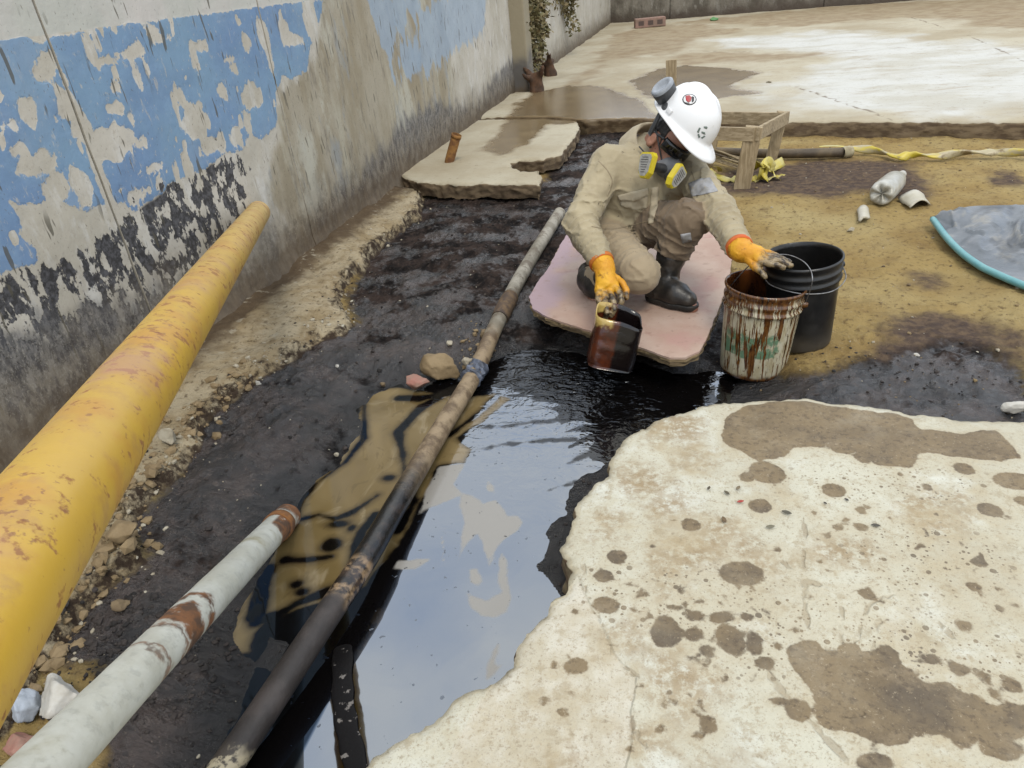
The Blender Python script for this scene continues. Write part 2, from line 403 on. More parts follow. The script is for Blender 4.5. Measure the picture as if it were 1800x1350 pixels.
dirt = g.mix(g.step(drk, -.05, .12), tan, g.mix(g.step(g.noise(26, 5, .6), .4, .65), (.085, .06, .048), (.16, .11, .07)))
mud = g.mix(g.step(g.noise(5.5, 6, .62), .4, .62), (.008, .006, .0055), (.048, .033, .027))
mud = g.mix(g.mul(g.step(g.noise(34, 6, .7), .50, .70), .7), mud, (.085, .062, .05)); mud = g.mix(g.mul(g.step(g.noise(24, 6, .7), .52, .66), .7), mud, (.012, .010, .010))
mud = g.mix(g.mul(g.step(g.noise(120, 3, .6), .66, .74), .7), mud, (.22, .18, .13))
col = g.mix(g.step(oil, -.05, .05), dirt, mud)
ldc = g.mix(g.step(g.noise(7, 5, .6), .38, .64), (.45, .375, .25), (.34, .26, .15))
ldc = g.mix(g.mul(g.step(g.noise(11, 6, .7), .53, .68), .5), ldc, (.20, .14, .078)); ldc = g.mix(g.mul(g.step(g.noise(40, 6, .7), .53, .66), .75), ldc, (.10, .068, .04))
x_g = g.xyz()[0]; ldc = g.mix(g.step(g.jit(x_g, 9, .22), -2.20, -2.06, 1, 0), ldc, g.mix(g.noise(30, 4, .6), (.075, .05, .03), (.16, .115, .07)))
ldc = g.mix(g.mul(g.step(g.noise(17, 4, .6), .6, .7), .6), ldc, (.46, .41, .31))
ldc = g.mix(g.mul(g.step(g.jit(g.attr('ledge'), 13, .20, 5), .055, .02), g.step(g.noise(20, 6, .72), .36, .56)), ldc, (.055, .038, .026))
col = g.mix(g.step(led, -.006, .008), col, ldc)
wet = g.step(g.jit(pool, 12, .26), .0, .16)                     # soaked rim round the pool
col = g.mix(wet, (.006, .005, .005), col)
ys_ = g.xyz()[1]; nearw = g.step(g.jit(ys_, 3, .8), 2.3, 3.6, 1, 0)
glossy = g.mul(g.step(oil, 0, .05), g.step(g.add(g.jit(g.noise(4.2, 4, .6), 40, .25), g.mul(nearw, .17)), .47, .60))
glossy = g.mul(glossy, g.inv(g.step(led, -.01, .0)))
rgh = g.fmix(glossy, .92, .24); rgh = g.fmix(wet, .16, rgh)
smr = g.noise(30, 4, .6, dist=1.2, sc=(.35, 1.6, 1)); bh = g.add(g.add(g.mul(g.noise(36, 8, .72), .65), g.mul(g.mul(smr, nearw), .45)), g.mul(g.noise(170, 4, .65), .25))
SOIL = g.set(col, rough=rgh, normal=g.bump(bh, 1.0, .019), spec=g.fmix(glossy, .10, .75))
tag(make('ground', np.stack([xf, yf, zf], 1), grid_faces(len(gx), len(gy)), SOIL, attrs=att), kind='structure')

# ------------------------------------------------------------------ oily water
def pxline(pts, z=ZO): return [at(a, b, z)[:2] for a, b in pts]
wx = np.arange(-1.75, .5, .009); wy = np.arange(.40, 2.95, .009)
X, Y = np.meshgrid(wx, wy, indexing='ij'); Pw = np.stack([X.ravel(), Y.ravel()], 1); xw, yw = Pw.T
wob = .012*fbm(xw*10, yw*10, oct=4, seed=31)
BROWN = P2([(640, 690), (700, 680), (760, 690), (800, 700), (870, 690), (900, 702), (840, 745), (800, 770), (830, 790), (815, 812), (770, 820), (745, 880), (700, 960), (640, 1030), (560, 1060), (480, 1090), (440, 1150), (400, 1150), (430, 1000), (500, 900), (560, 800), (620, 750)], ZO)
brown = -(sdf_poly(Pw, BROWN)+wob)
strk = []
for ln, a, b in [([(640, 700), (640, 770), (607, 812), (556, 850), (528, 880), (520, 915), (495, 950)], .010, .007), ([(770, 700), (742, 716), (715, 742), (700, 760), (706, 790), (712, 830), (716, 850)], .020, .004),
                 ([(700, 700), (740, 700), (790, 690), (840, 672)], .02, .02), ([(520, 915), (560, 905), (590, 912), (620, 900), (665, 870)], .009, .004), ([(470, 960), (500, 940), (520, 915)], .02, .012), ([(500, 985), (540, 985), (585, 978)], .009, .003), ([(470, 1000), (460, 1030), (450, 1080)], .02, .03),
                 ([(450, 1092), (490, 1080), (520, 1062), (560, 1046), (600, 1030)], .02, .012), ([(700, 905), (660, 905), (636, 935), (622, 980), (615, 1010)], .010, .016), ([(712, 860), (730, 880), (700, 930)], .012, .02),
                 ([(880, 690), (850, 720), (790, 765)], .014, .006), ([(900, 680), (850, 690), (820, 690)], .03, .02)]:
    strk.append(sdf_line(Pw, pxline(ln), a, b))
strk.append(sdf_blobs(Pw, [px_blob(x, y, a, b, ZO) for x, y, a, b in [(582, 957, 16, 10), (521, 1027, 8, 5), (531, 1041, 10, 6), (618, 928, 5, 4), (596, 921, 14, 4), (470, 1120, 22, 40), (684, 840, 8, 4)]]))
brown = np.minimum(brown, np.minimum.reduce(strk)+wob*.6)
EM = [P2([(812, 868), (830, 872), (850, 885), (872, 878), (892, 905), (912, 905), (922, 918), (908, 935), (885, 950), (872, 970), (862, 1000), (852, 980), (846, 950), (838, 940), (820, 960), (805, 985), (808, 950), (815, 920), (806, 890)], ZO),
      P2([(882, 970), (890, 985), (892, 1020), (898, 1050), (892, 1075), (870, 1086), (846, 1082), (826, 1062), (820, 1040), (832, 1048), (856, 1056), (876, 1046), (884, 1040), (876, 1020), (876, 990)], ZO),
      P2([(824, 1000), (838, 1000), (850, 1020), (842, 1030), (826, 1024)], ZO), P2([(776, 940), (784, 960), (782, 990), (774, 985)], ZO), P2([(700, 985), (760, 982), (730, 1000), (690, 1000)], ZO), P2([(852, 838), (862, 846), (868, 866), (858, 862)], ZO), P2([(855, 1170), (872, 1130), (880, 1130), (872, 1165), (890, 1165), (880, 1180), (852, 1200)], ZO),
      P2([(770, 820), (815, 815), (800, 850), (812, 870), (760, 890), (735, 905), (745, 870)], ZO)]
emul = -(np.minimum.reduce([sdf_poly(Pw, e) for e in EM])+wob*.5)
ripc = at(1040, 655, ZO)[:2]; rd = np.hypot(xw-ripc[0], yw-ripc[1])
rip = np.exp(-(rd/.26)**2)*1.0 + .30*np.exp(-(rd/.55)**2)
thick = sst(-(xw+.86), -.02, .06)
BK = P2([(850, 650), (900, 615), (1000, 610), (1130, 630), (1220, 645), (1230, 700), (1190, 740), (1120, 775), (1075, 800), (1060, 770), (1010, 760), (960, 720), (900, 700)], ZO)  # black oil, with the worker's dark reflection painted in as low-reflectance patches
sbk = sdf_poly(Pw, BK)
wavy = fbm(xw*4+1.5*fbm(xw*3, yw*3, seed=35), yw*13+2.2*fbm(xw*3.5, yw*3.5, oct=2, seed=36), oct=4, seed=37)
bkf = np.maximum(-sbk*1.6+.05+.17*wavy-.045*(xw < -.35), -9)
for ln, a_, b_ in [([(1000, 735), (940, 742), (880, 750), (830, 752)], .020, .006), ([(1010, 772), (950, 775), (880, 782), (838, 790)], .016, .005), ([(990, 690), (960, 700), (935, 715)], .012, .005), ([(955, 868), (975, 858), (1005, 850), (1050, 835)], .006, .012), ([(1060, 790), (1030, 800), (1005, 812)], .03, .01)]:  # rippled streaks of that reflection, drawn into the mask
    bkf = np.maximum(bkf, -(sdf_line(Pw, pxline(ln), a_, b_)+wob*.9+.006*fbm(xw*30, yw*60, oct=2, seed=38)))
skin = -np.minimum(sdf_line(Pw, pxline([(985, 1000), (955, 975), (990, 900), (1000, 870), (1060, 820)]), .016, .03), 9)+wob
q = Mat('oily_water', .03, .5)
br = q.step(q.jit(q.attr('brown'), 30, .009), -.004, .006); em = q.mul(q.step(q.jit(q.attr('emul'), 26, .016), -.004, .008), .85)
bc = q.mix(q.step(q.noise(3.2, 3, .5, dist=.6), .35, .65), (.165, .115, .045), (.235, .172, .082))
bc = q.mix(q.mul(q.step(q.noise(4.5, 4, .55, dist=1.6, sc=(1.3, .8, 1)), .56, .70), .6), bc, (.37, .30, .185))
bc = q.mix(q.mul(q.step(q.noise(7, 3, .5, dist=3.0, sc=(1.5, .8, 1)), .60, .68), .35), bc, (.10, .07, .03))
bc = q.mix(q.mul(q.step(q.attr('brown'), .030, .004), .55), bc, (.06, .042, .02)); c = q.mix(q.step(q.jit(q.attr('brown'), 30, .009), -.006, .012), (.0035, .003, .003), bc); c = q.mix(em, c, (.33, .31, .275))
flk = q.mul(q.step(q.noise(46, 2, .5), .70, .73), q.inv(br)); c = q.mix(flk, c, (.004, .003, .003))
wv = q.add(q.mul(q.noise(11, 2, .5, dist=1.4, sc=(1, 1.6, 1)), 1.6), q.mul(q.noise(30, 2, .5, dist=1.2, sc=(1, 1.5, 1)), .35)); wv2 = q.noise(5, 2, .5, dist=.8)
hgt = q.add(q.mul(q.mul(wv, q.attr('ripple')), 1.0), q.mul(wv2, q.fmix(br, .035, .006)))
hgt = q.add(hgt, q.mul(em, .004)); hgt = q.add(hgt, q.mul(q.step(q.attr('brown'), -.010, .010), .0))
rg = q.fmix(br, .025, .07); rg = q.fmix(em, rg, .3); rg = q.fmix(flk, rg, .6)
OILM = q.set(c, rough=rg, normal=q.bump(hgt, 1.0, .016), ior=q.fmix(q.m2('MAXIMUM', br, em), q.fmix(q.m2('MAXIMUM', q.step(q.attr('thick'), -.03, .05), q.step(q.jit(q.attr('black'), 30, .03), -.012, .012)), 3.4, 1.48), q.fmix(br, 1.36, 1.55)), spec=.5)
q.put(q.b.inputs['Specular Tint'], q.mix(q.step(q.attr('thick'), -.03, .05), (1, 1, 1, 1), q.mix(q.m2('MAXIMUM', br, em), (.36, .61, 1.0, 1), (1, 1, 1, 1))))  # blue of the reflected sky put in as a tint
tag(make('oily_water', np.stack([xw, yw, np.full_like(xw, ZO)], 1), grid_faces(len(wx), len(wy)), OILM, attrs=dict(brown=brown, emul=emul, ripple=rip, thick=thick, black=bkf)), kind='structure')

# ------------------------------------------------------------------ broken concrete slabs
def resample(poly, step, closed=True):
    out = []; n = len(poly)
    for i in range(n if closed else n-1):
        a, b = poly[i], poly[(i+1) % n]; k = max(1, int(np.hypot(*(b-a))/step))
        out += [a+(b-a)*j/k for j in range(k)]
    return np.array(out)
def slab(name, poly, ztop, thick, step, rough, mat, fields, tilt=None, chip=.012, zbot=None, bbox=None, smooth_z=.003):
    b = resample(poly, step*.55)
    nrm = np.roll(b, -1, 0)-np.roll(b, 1, 0); nrm = np.stack([nrm[:, 1], -nrm[:, 0]], 1); nrm /= np.linalg.norm(nrm, axis=1)[:, None]+1e-9
    b = b+nrm*(rough*(  .5*fbm(b[:, 0]*11, b[:, 1]*11, oct=4, seed=41)+.33*fbm(b[:, 0]*48, b[:, 1]*48, oct=3, seed=42)))[:, None]
    lo, hi = poly.min(0), poly.max(0)
    if bbox is not None: lo, hi = np.maximum(lo, bbox[0]), np.minimum(hi, bbox[1])
    gxx, gyy = np.meshgrid(np.arange(lo[0], hi[0], step), np.arange(lo[1], hi[1], step), indexing='ij')
    p = np.stack([gxx.ravel(), gyy.ravel()], 1)+RNG.uniform(-.25, .25, (gxx.size, 2))*step
    p = p[sdf_poly(p, b) < -step*.7]
    allp = np.concatenate([b, p]); n = len(b)
    r = delaunay_2d_cdt([Vector(v) for v in allp.tolist()], [], [list(range(n))], 1, 1e-5)
    V2 = np.array([v[:] for v in r[0]]); F = [tuple(f) for f in r[2]]
    # orient upwards
    F = [f if ((V2[f[1]]-V2[f[0]])[0]*(V2[f[2]]-V2[f[0]])[1]-(V2[f[1]]-V2[f[0]])[1]*(V2[f[2]]-V2[f[0]])[0]) > 0 else f[::-1] for f in F]
    sd_ = sdf_poly(V2, b); e = np.exp(-(np.minimum(sd_, 0)/chip)**2)
    z = ztop+smooth_z*fbm(V2[:, 0]*3, V2[:, 1]*3, oct=4, seed=43) - e*chip*.55*(1+.8*fbm(V2[:, 0]*16, V2[:, 1]*16, oct=3, seed=44))
    if tilt is not None: z = z+tilt(V2[:, 0], V2[:, 1])
    A = fields(V2[:, 0], V2[:, 1], sd_)
    if 'wet' in A: m_ = sst(A['wet'], -.06, .05); z = z*(1-m_)+(ztop-.003)*m_
    V = np.column_stack([V2, z])
    # map boundary order back to output vertices
    inv = {}
    for i, orig in enumerate(r[3]):
        for o_ in orig:
            if o_ < n: inv[o_] = i
    bi = [inv.get(i) for i in range(n)]; keep = [i for i in range(n) if bi[i] is not None]
    ring = [bi[i] for i in keep]; rn = nrm[keep]; rows = [ring]; VV = [V]; cnt = len(V); AA = {k: [v] for k, v in A.items()}
    area = .5*np.sum(b[:, 0]*np.roll(b[:, 1], -1)-np.roll(b[:, 0], -1)*b[:, 1]); sgn = 1 if area > 0 else -1
    K = 7
    for k in range(1, K+1):
        base = V[ring].copy(); dz = thick*k/K
        off = sgn*rough*.9*fbm(base[:, 0]*18, base[:, 1]*18, np.full(len(base), dz*30.), oct=3, seed=45) - .012*(k/K)**2
        base[:, :2] += rn*sgn*off[:, None]*1.0; base[:, 2] -= dz
        VV.append(base); rows.append(list(range(cnt, cnt+len(base)))); cnt += len(base)
        for kk in AA: AA[kk].append(A[kk][ring])
    nn = len(ring)
    for k in range(K):
        for i in range(nn):
            j = (i+1) % nn; qd = (rows[k][i], rows[k+1][i], rows[k+1][j], rows[k][j])
            F.append(qd if sgn > 0 else qd[::-1])
    At = {k: np.concatenate(v) for k, v in AA.items()}
    sidev = np.zeros(cnt); sidev[len(V):] = 1; At['side'] = sidev
    return tag(make(name, np.concatenate(VV), F, mat, attrs=At), kind='structure')

def zoom2(x, y): return (900+x/2, 700+y/2)
ST1 = P2([zoom2(*p) for p in [(772, 55), (850, 30), (930, 12), (1080, 14), (1180, 40), (1250, 48), (1330, 52), (1400, 72), (1436, 108), (1520, 122), (1600, 120), (1700, 122), (1756, 165), (1772, 212), (1740, 224), (1650, 218), (1560, 205), (1450, 190), (1420, 215), (1380, 232), (1330, 234), (1290, 225), (1262, 190), (1200, 160), (1110, 150), (1090, 175), (1000, 182), (960, 210), (920, 216), (862, 205), (820, 180), (760, 150)]], ZS)
ST2 = P2([zoom2(*p) for p in [(965, 870), (1010, 850), (1060, 850), (1100, 878), (1140, 880), (1170, 858), (1215, 866), (1225, 890), (1270, 900), (1310, 868), (1340, 890), (1370, 935), (1410, 958), (1430, 1000), (1470, 1008), (1540, 1000), (1560, 1025), (1640, 1045), (1680, 1065), (1760, 1060), (2100, 1090), (2100, 1215), (1700, 1170), (1600, 1158), (1592, 1205), (1560, 1208), (1520, 1185), (1440, 1165), (1400, 1140), (1376, 1190), (1330, 1212), (1280, 1220), (1220, 1200), (1170, 1178), (1120, 1180), (1075, 1150), (1072, 1090), (1050, 1040), (1010, 990), (985, 950)]], ZS)
SB = [(895, 262, 62, 36), (828, 278, 24, 15), (1130, 325, 35, 20), (868, 380, 38, 25), (628, 443, 36, 24), (1682, 392, 48, 24), (1770, 290, 80, 30), (1800, 360, 40, 18), (805, 620, 82, 42), (1246, 688, 36, 22), (1160, 170, 46, 22), (1235, 208, 25, 14), (330, 730, 55, 32), (224, 750, 16, 12), (433, 745, 18, 12), (540, 815, 48, 48), (644, 828, 26, 22), (690, 888, 27, 20), (775, 850, 50, 55), (850, 860, 32, 55), (890, 930, 40, 24), (484, 766, 15, 12), (826, 770, 28, 16), (640, 765, 28, 16), (740, 770, 40, 18), (230, 940, 40, 32), (148, 940, 9, 8), (113, 1067, 11, 8), (690, 1140, 20, 24), (1008, 1098, 42, 40), (1416, 1165, 30, 22), (1715, 1232, 60, 32), (1270, 1285, 75, 38), (1585, 797, 34, 20), (1622, 660, 22, 15), (1575, 955, 42, 22), (1655, 980, 25, 26), (1640, 575, 22, 12), (1760, 1010, 40, 34), (1470, 915, 36, 16), (1740, 418, 14, 9), (1225, 398, 14, 9), (1225, 456, 16, 9), (1146, 456, 10, 7), (1000, 815, 22, 16), (938, 870, 20, 14), (940, 1065, 22, 10), (175, 1105, 10, 8), (450, 1010, 12, 10), (750, 985, 10, 9), (1590, 250, 40, 22), (1700, 1045, 26, 20), (500, 640, 20, 10), (460, 690, 30, 14), (410, 660, 30, 10), (370, 560, 34, 24), (320, 625, 34, 24)]
STB = [px_blob(*zoom2(x, y), a/2, b/2, ZS) for x, y, a, b in SB]
for _ in range(330):      # splatter thrown round the big spill
    cx, cy = RNG.normal(760, 300), RNG.normal(720, 105)
    if RNG.random() < .45: cx, cy = RNG.uniform(900, 1800), RNG.normal(720, 180)
    if RNG.random() < .1: cx, cy = RNG.uniform(50, 700), RNG.uniform(850, 1250)
    if cx < 190 or cy > 1000 and cx > 950: continue
    s_ = RNG.choice([3, 4, 5, 7, 10], p=[.3, .3, .2, .13, .07])
    STB.append(px_blob(*zoom2(cx, cy), s_*.62, s_*.42, ZS))
GRIME = [(540, 380, 85, 60, ), (345, 415, 50, 35), (720, 450, 60, 32), (1090, 540, 125, 40), (870, 580, 60, 60), (560, 100, 110, 60), (450, 300, 90, 60), (640, 200, 70, 40), (1500, 400, 140, 70), (530, 600, 60, 60), (640, 540, 100, 40), (400, 850, 60, 60), (680, 980, 60, 40), (560, 1000, 110, 120), (520, 1170, 90, 50), (1000, 560, 80, 30), (740, 1290, 60, 30), (180, 1290, 40, 30), (300, 500, 80, 30)]
GRB = [px_blob(*zoom2(x, y), a/2, b/2, ZS) for x, y, a, b in GRIME]
CRK = [[(1020, 340), (1028, 480), (1025, 640), (1040, 840)], [(1160, 860), (1160, 740)], [(1205, 870), (1240, 760), (1260, 720), (1330, 690), (1400, 700), (1480, 760), (1560, 850)], [(1270, 900), (1290, 770)], [(870, 950), (960, 1050), (1060, 1150), (1130, 1230), (1210, 1310)], [(860, 490), (930, 560), (1000, 620), (1080, 660)], [(1050, 1075), (980, 1060), (900, 960)], [(1090, 1135), (1230, 1110)], [(250, 590), (262, 690), (320, 800), (345, 900), (440, 980), (420, 1100), (430, 1160), (480, 1240)]]
def slab_fields(x, y, sd_):
    P = np.stack([x, y], 1); k = .011*fbm(x*16, y*16, oct=5, seed=51, gain=.6)+.02*np.clip(fbm(x*7, y*7, oct=3, seed=57), -1, .2)
    s1 = np.minimum(sdf_poly(P, ST1), sdf_poly(P, ST2))+k
    s2 = sdf_blobs(P, STB)+k*.35
    gr = sdf_blobs(P, GRB)+.04*fbm(x*8, y*8, oct=4, seed=52)
    cr = np.minimum.reduce([sdf_line(P, [at(*zoom2(*p), ZS)[:2] for p in L], .0035, .0025) for L in CRK])+.006*fbm(x*20, y*20, oct=3, seed=55)
    LB = P2([zoom2(*p) for p in [(0, 880), (180, 690), (230, 640), (262, 690), (320, 800), (345, 900), (440, 980), (420, 1100), (430, 1160), (400, 1310), (-300, 1400)]], ZS)
    gp = sdf_blobs(P, [px_blob(*zoom2(a_, b_), c_/2, d_/2, ZS) for a_, b_, c_, d_ in [(620, 700, 380, 110), (1000, 790, 420, 110), (1500, 900, 320, 130), (1450, 560, 300, 120), (350, 660, 160, 90), (1300, 300, 400, 60), (900, 940, 150, 60)]])
    return dict(spat=np.clip(.5-gp*6, 0, 1), stain=-np.minimum(s1, s2), grime=-gr, crack=-cr, edge=-sd_, bare=-sdf_poly(P, LB)+.012*fbm(x*12, y*12, oct=4, seed=56))
def slab_mat(name, wetname='stain'):
    s = Mat(name, .88, .3)
    sf = s.jit(s.jit(s.attr(wetname), 45, .014, 4), 160, .006); st = s.step(sf, -.0028, .0034)
    vn = s.node('ShaderNodeTexVoronoi'); s.put(vn.inputs['Vector'], s.co((1, 1, .2))); vn.inputs['Scale'].default_value = 42
    sx = s.node('ShaderNodeSeparateColor'); s.put(sx.inputs[0], vn.outputs['Color'])
    rad = s.mul(s.m2('POWER', sx.outputs[0], 2.5), .34)
    spt = s.step(s.m2('SUBTRACT', rad, s.jit(vn.outputs['Distance'], 120, .16)), -.02, .02)
    vn2 = s.node('ShaderNodeTexVoronoi'); s.put(vn2.inputs['Vector'], s.co((1, 1, .2))); vn2.inputs['Scale'].default_value = 105
    sx2 = s.node('ShaderNodeSeparateColor'); s.put(sx2.inputs[0], vn2.outputs['Color'])
    spt2 = s.step(s.m2('SUBTRACT', s.mul(s.m2('POWER', sx2.outputs[0], 3.), .4), s.jit(vn2.outputs['Distance'], 200, .16)), -.03, .03)
    spd = s.step(s.jit(s.attr('spat'), 6, .5), .25, .65)
    st = s.mx(st, s.mul(s.mul(s.mx(spt, spt2), spd), .85))
    base = s.mix(s.step(s.noise(2.2, 5, .6), .35, .68), (.575, .55, .44), (.485, .44, .325))
    base = s.mix(s.step(s.noise(6, 5, .65), .5, .68), base, (.62, .61, .52))
    base = s.mix(s.step(s.jit(s.attr('bare'), 30, .03), -.004, .004), base, s.mix(s.step(s.noise(9, 5, .6), .4, .62), (.60, .56, .46), (.51, .46, .35)))
    gm = s.mul(s.step(s.jit(s.attr('grime'), 25, .12), -.05, .05), s.step(s.noise(40, 6, .72), .36, .58))
    base = s.mix(s.mul(gm, .8), base, (.29, .20, .10))
    base = s.mix(s.mul(s.step(s.noise(95, 5, .7), .55, .68), .6), base, (.27, .20, .12)); base = s.mix(s.mul(s.step(s.noise(3.3, 6, .7), .50, .66), .6), base, (.44, .36, .225)); base = s.mix(s.mul(s.step(s.noise(240, 3, .6), .60, .68), .5), base, (.22, .18, .13))
    base = s.mix(s.mul(s.step(s.noise(19, 6, .74), .54, .66), .55), base, (.34, .27, .165)); base = s.mix(s.mul(s.step(s.noise(62, 6, .75), .56, .66), .55), base, (.25, .19, .115)); base = s.mix(s.mul(s.step(s.noise(1.6, 4, .6), .5, .66), .4), base, (.45, .42, .33))
    base = s.mix(s.mul(s.step(s.attr('crack'), -.003, .002), .55), base, (.27, .21, .13))
    stc = s.mix(s.step(s.noise(5, 4, .6), .4, .65), (.225, .165, .092), (.165, .12, .068))
    stc = s.mix(s.mul(s.step(s.noise(4.5, 5, .65), .46, .66), .75), stc, (.105, .082, .058)); stc = s.mix(s.mul(s.step(s.noise(12, 6, .7), .52, .66), .6), stc, (.27, .205, .125)); stc = s.mix(s.mul(s.step(s.noise(55, 6, .75), .50, .62), .6), stc, (.085, .06, .038)); stc = s.mix(s.mul(s.step(s.noise(130, 3, .6), .62, .70), .7), stc, (.36, .29, .19))
    base = s.mix(s.mul(s.step(sf, -.03, .0), .38), base, (.44, .365, .24))
    c = s.mix(s.mul(st, s.step(s.noise(7, 6, .7), .25, .55, .8, 1.0)), base, stc)
    eg = s.step(s.jit(s.attr('edge'), 50, .02), .006, .016, 1, 0)
    c = s.mix(s.mul(eg, .55), c, (.50, .43, .29))
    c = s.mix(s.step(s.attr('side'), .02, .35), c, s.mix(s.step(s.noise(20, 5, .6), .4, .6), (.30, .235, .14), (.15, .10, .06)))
    h = s.add(s.mul(s.noise(28, 6, .65), .6), s.mul(s.noise(120, 4, .6), .4)); h = s.m2('SUBTRACT', h, s.mul(s.step(s.attr('crack'), -.003, .002), .5))
    h = s.add(h, s.mul(s.step(s.attr('bare'), -.004, .004), -.7))
    return s.set(c, rough=s.fmix(st, .9, .62), normal=s.bump(h, .9, .006), k_=.755)
SLABM = slab_mat('slab_concrete')
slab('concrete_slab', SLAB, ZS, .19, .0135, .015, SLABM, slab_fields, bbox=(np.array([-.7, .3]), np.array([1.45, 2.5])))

# far pavement and the broken piece that runs along the wall
def pave_fields(x, y, sd_):
    P = np.stack([x, y], 1); k = .10*fbm(x*2.2, y*1.5, oct=5, seed=61)+.02*fbm(x*9, y*9, oct=3, seed=62)
    W1 = P2([(1110, 140), (1150, 122), (1205, 114), (1270, 118), (1340, 128), (1300, 142), (1270, 150), (1305, 158), (1330, 163), (1260, 172), (1180, 185), (1130, 165)], ZP)
    W2 = P2([(885, 215), (905, 180), (940, 162), (1000, 150), (1060, 152), (1110, 170), (1150, 192), (1160, 208), (1040, 214), (960, 216), (930, 250), (880, 270), (845, 262), (870, 240)], ZP)
    D1 = P2([(1088, 60), (1130, 48), (1250, 42), (1320, 55), (1240, 64), (1180, 95), (1120, 100), (1080, 110), (1000, 150), (1060, 90)], ZP)
    D2 = P2([(1180, 40), (1360, 22), (1500, 8), (1900, -10), (1900, 60), (1700, 40), (1600, 30), (1420, 45), (1300, 45)], ZP)
    D3 = P2([(1180, 100), (1300, 90), (1430, 95), (1400, 105), (1290, 110), (1200, 112)], ZP)
    B1 = P2([(1230, 70), (1380, 60), (1500, 55), (1680, 70), (1900, 90), (1900, 205), (1560, 200), (1420, 190), (1350, 150), (1420, 120), (1500, 100), (1300, 85)], ZP)
    wet = np.minimum(sdf_poly(P, W1), sdf_poly(P, W2))+k*.6
    drt = np.minimum.reduce([sdf_poly(P, D1), sdf_poly(P, D2)*.8, sdf_poly(P, D3)])+k*2.2
    jl = np.minimum.reduce([sdf_line(P, [at(*p, ZP)[:2] for p in L], .012) for L in [[(1600, 30), (1700, 62), (1800, 108), (1900, 150)], [(1400, 152), (1480, 180), (1570, 212)], [(870, 204), (960, 205), (1025, 206)], [(1200, 90), (1400, 92), (1600, 84)]]])+.01*fbm(x*6, y*6, oct=3, seed=66)
    return dict(wet=-wet, dirt=-drt, pale=-(sdf_poly(P, B1)+k*3.0), joint=-jl, edge=-sd_)
s = Mat('pavement_concrete', .85, .4)
base = s.mix(s.step(s.noise(1.1, 5, .6), .35, .65), (.47, .42, .31), (.37, .31, .205))
base = s.mix(s.step(s.jit(s.attr('pale'), 2, .8), -.3, .35), base, s.mix(s.step(s.noise(1.6, 5, .6, sc=(.8, 1.3, 1)), .4, .62), (.57, .56, .515), (.48, .455, .385)))
base = s.mix(s.mul(s.step(s.noise(16, 5, .7), .56, .72), .5), base, (.22, .165, .095))
base = s.mix(s.mul(s.step(s.noise(2.6, 5, .65, sc=(.7, 1.6, 1)), .54, .7), .5), base, (.33, .265, .17)); base = s.mix(s.mul(s.step(s.noise(40, 4, .7), .6, .7), .5), base, (.2, .15, .09))
dr = s.step(s.jit(s.attr('dirt'), 3, .5), -.15, .2)
base = s.mix(s.mul(dr, .85), base, s.mix(s.step(s.noise(5, 5, .6), .4, .6), (.25, .175, .095), (.32, .25, .15)))
base = s.mix(s.mul(s.step(s.attr('joint'), -.012, .006), .75), base, (.15, .105, .06))
wt = s.step(s.jit(s.attr('wet'), 6, .2), -.04, .05)
base = s.mix(wt, base, s.mix(s.step(s.noise(4, 4, .6), .4, .6), (.17, .12, .065), (.215, .155, .085)))
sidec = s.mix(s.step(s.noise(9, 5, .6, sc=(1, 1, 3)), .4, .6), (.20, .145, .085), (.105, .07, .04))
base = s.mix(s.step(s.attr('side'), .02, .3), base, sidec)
h = s.add(s.mul(s.noise(24, 6, .65), .7), s.mul(s.noise(90, 4, .6), .3)); h = s.m2('SUBTRACT', h, s.mul(s.step(s.attr('joint'), -.012, .006), .8))
h = s.mul(h, s.inv(s.mul(wt, .97)))
PAVM = s.set(base, spec=s.fmix(wt, .4, .18), rough=s.fmix(wt, .88, .2), normal=s.bump(h, .6, .006))
FE = P2([(1030, 211), (1100, 208), (1180, 209), (1260, 212), (1330, 213), (1400, 213), (1480, 212), (1560, 213), (1640, 212), (1720, 214), (1800, 213), (1900, 214)], ZP)
PAVE = np.concatenate([FE, [[4.2, 5.9], [9.5, 5.6], [9.5, 22], [WX-.3, 22], [WX-.3, 7.2]]])
jn = P2([(870, 203)], ZP)[0]; PAVE = np.concatenate([PAVE, [[WX-.2, jn[1]+.02]], P2([(960, 205)], ZP)])
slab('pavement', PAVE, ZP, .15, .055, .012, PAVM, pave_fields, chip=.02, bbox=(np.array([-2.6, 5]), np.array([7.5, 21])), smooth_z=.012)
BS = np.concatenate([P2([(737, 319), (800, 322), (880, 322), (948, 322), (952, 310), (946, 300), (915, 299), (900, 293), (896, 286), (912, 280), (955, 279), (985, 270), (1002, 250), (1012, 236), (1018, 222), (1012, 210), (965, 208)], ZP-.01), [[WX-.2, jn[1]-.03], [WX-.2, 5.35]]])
slab('pavement', BS, ZP-.012, .10, .026, .014, PAVM, pave_fields, chip=.02, smooth_z=.006)

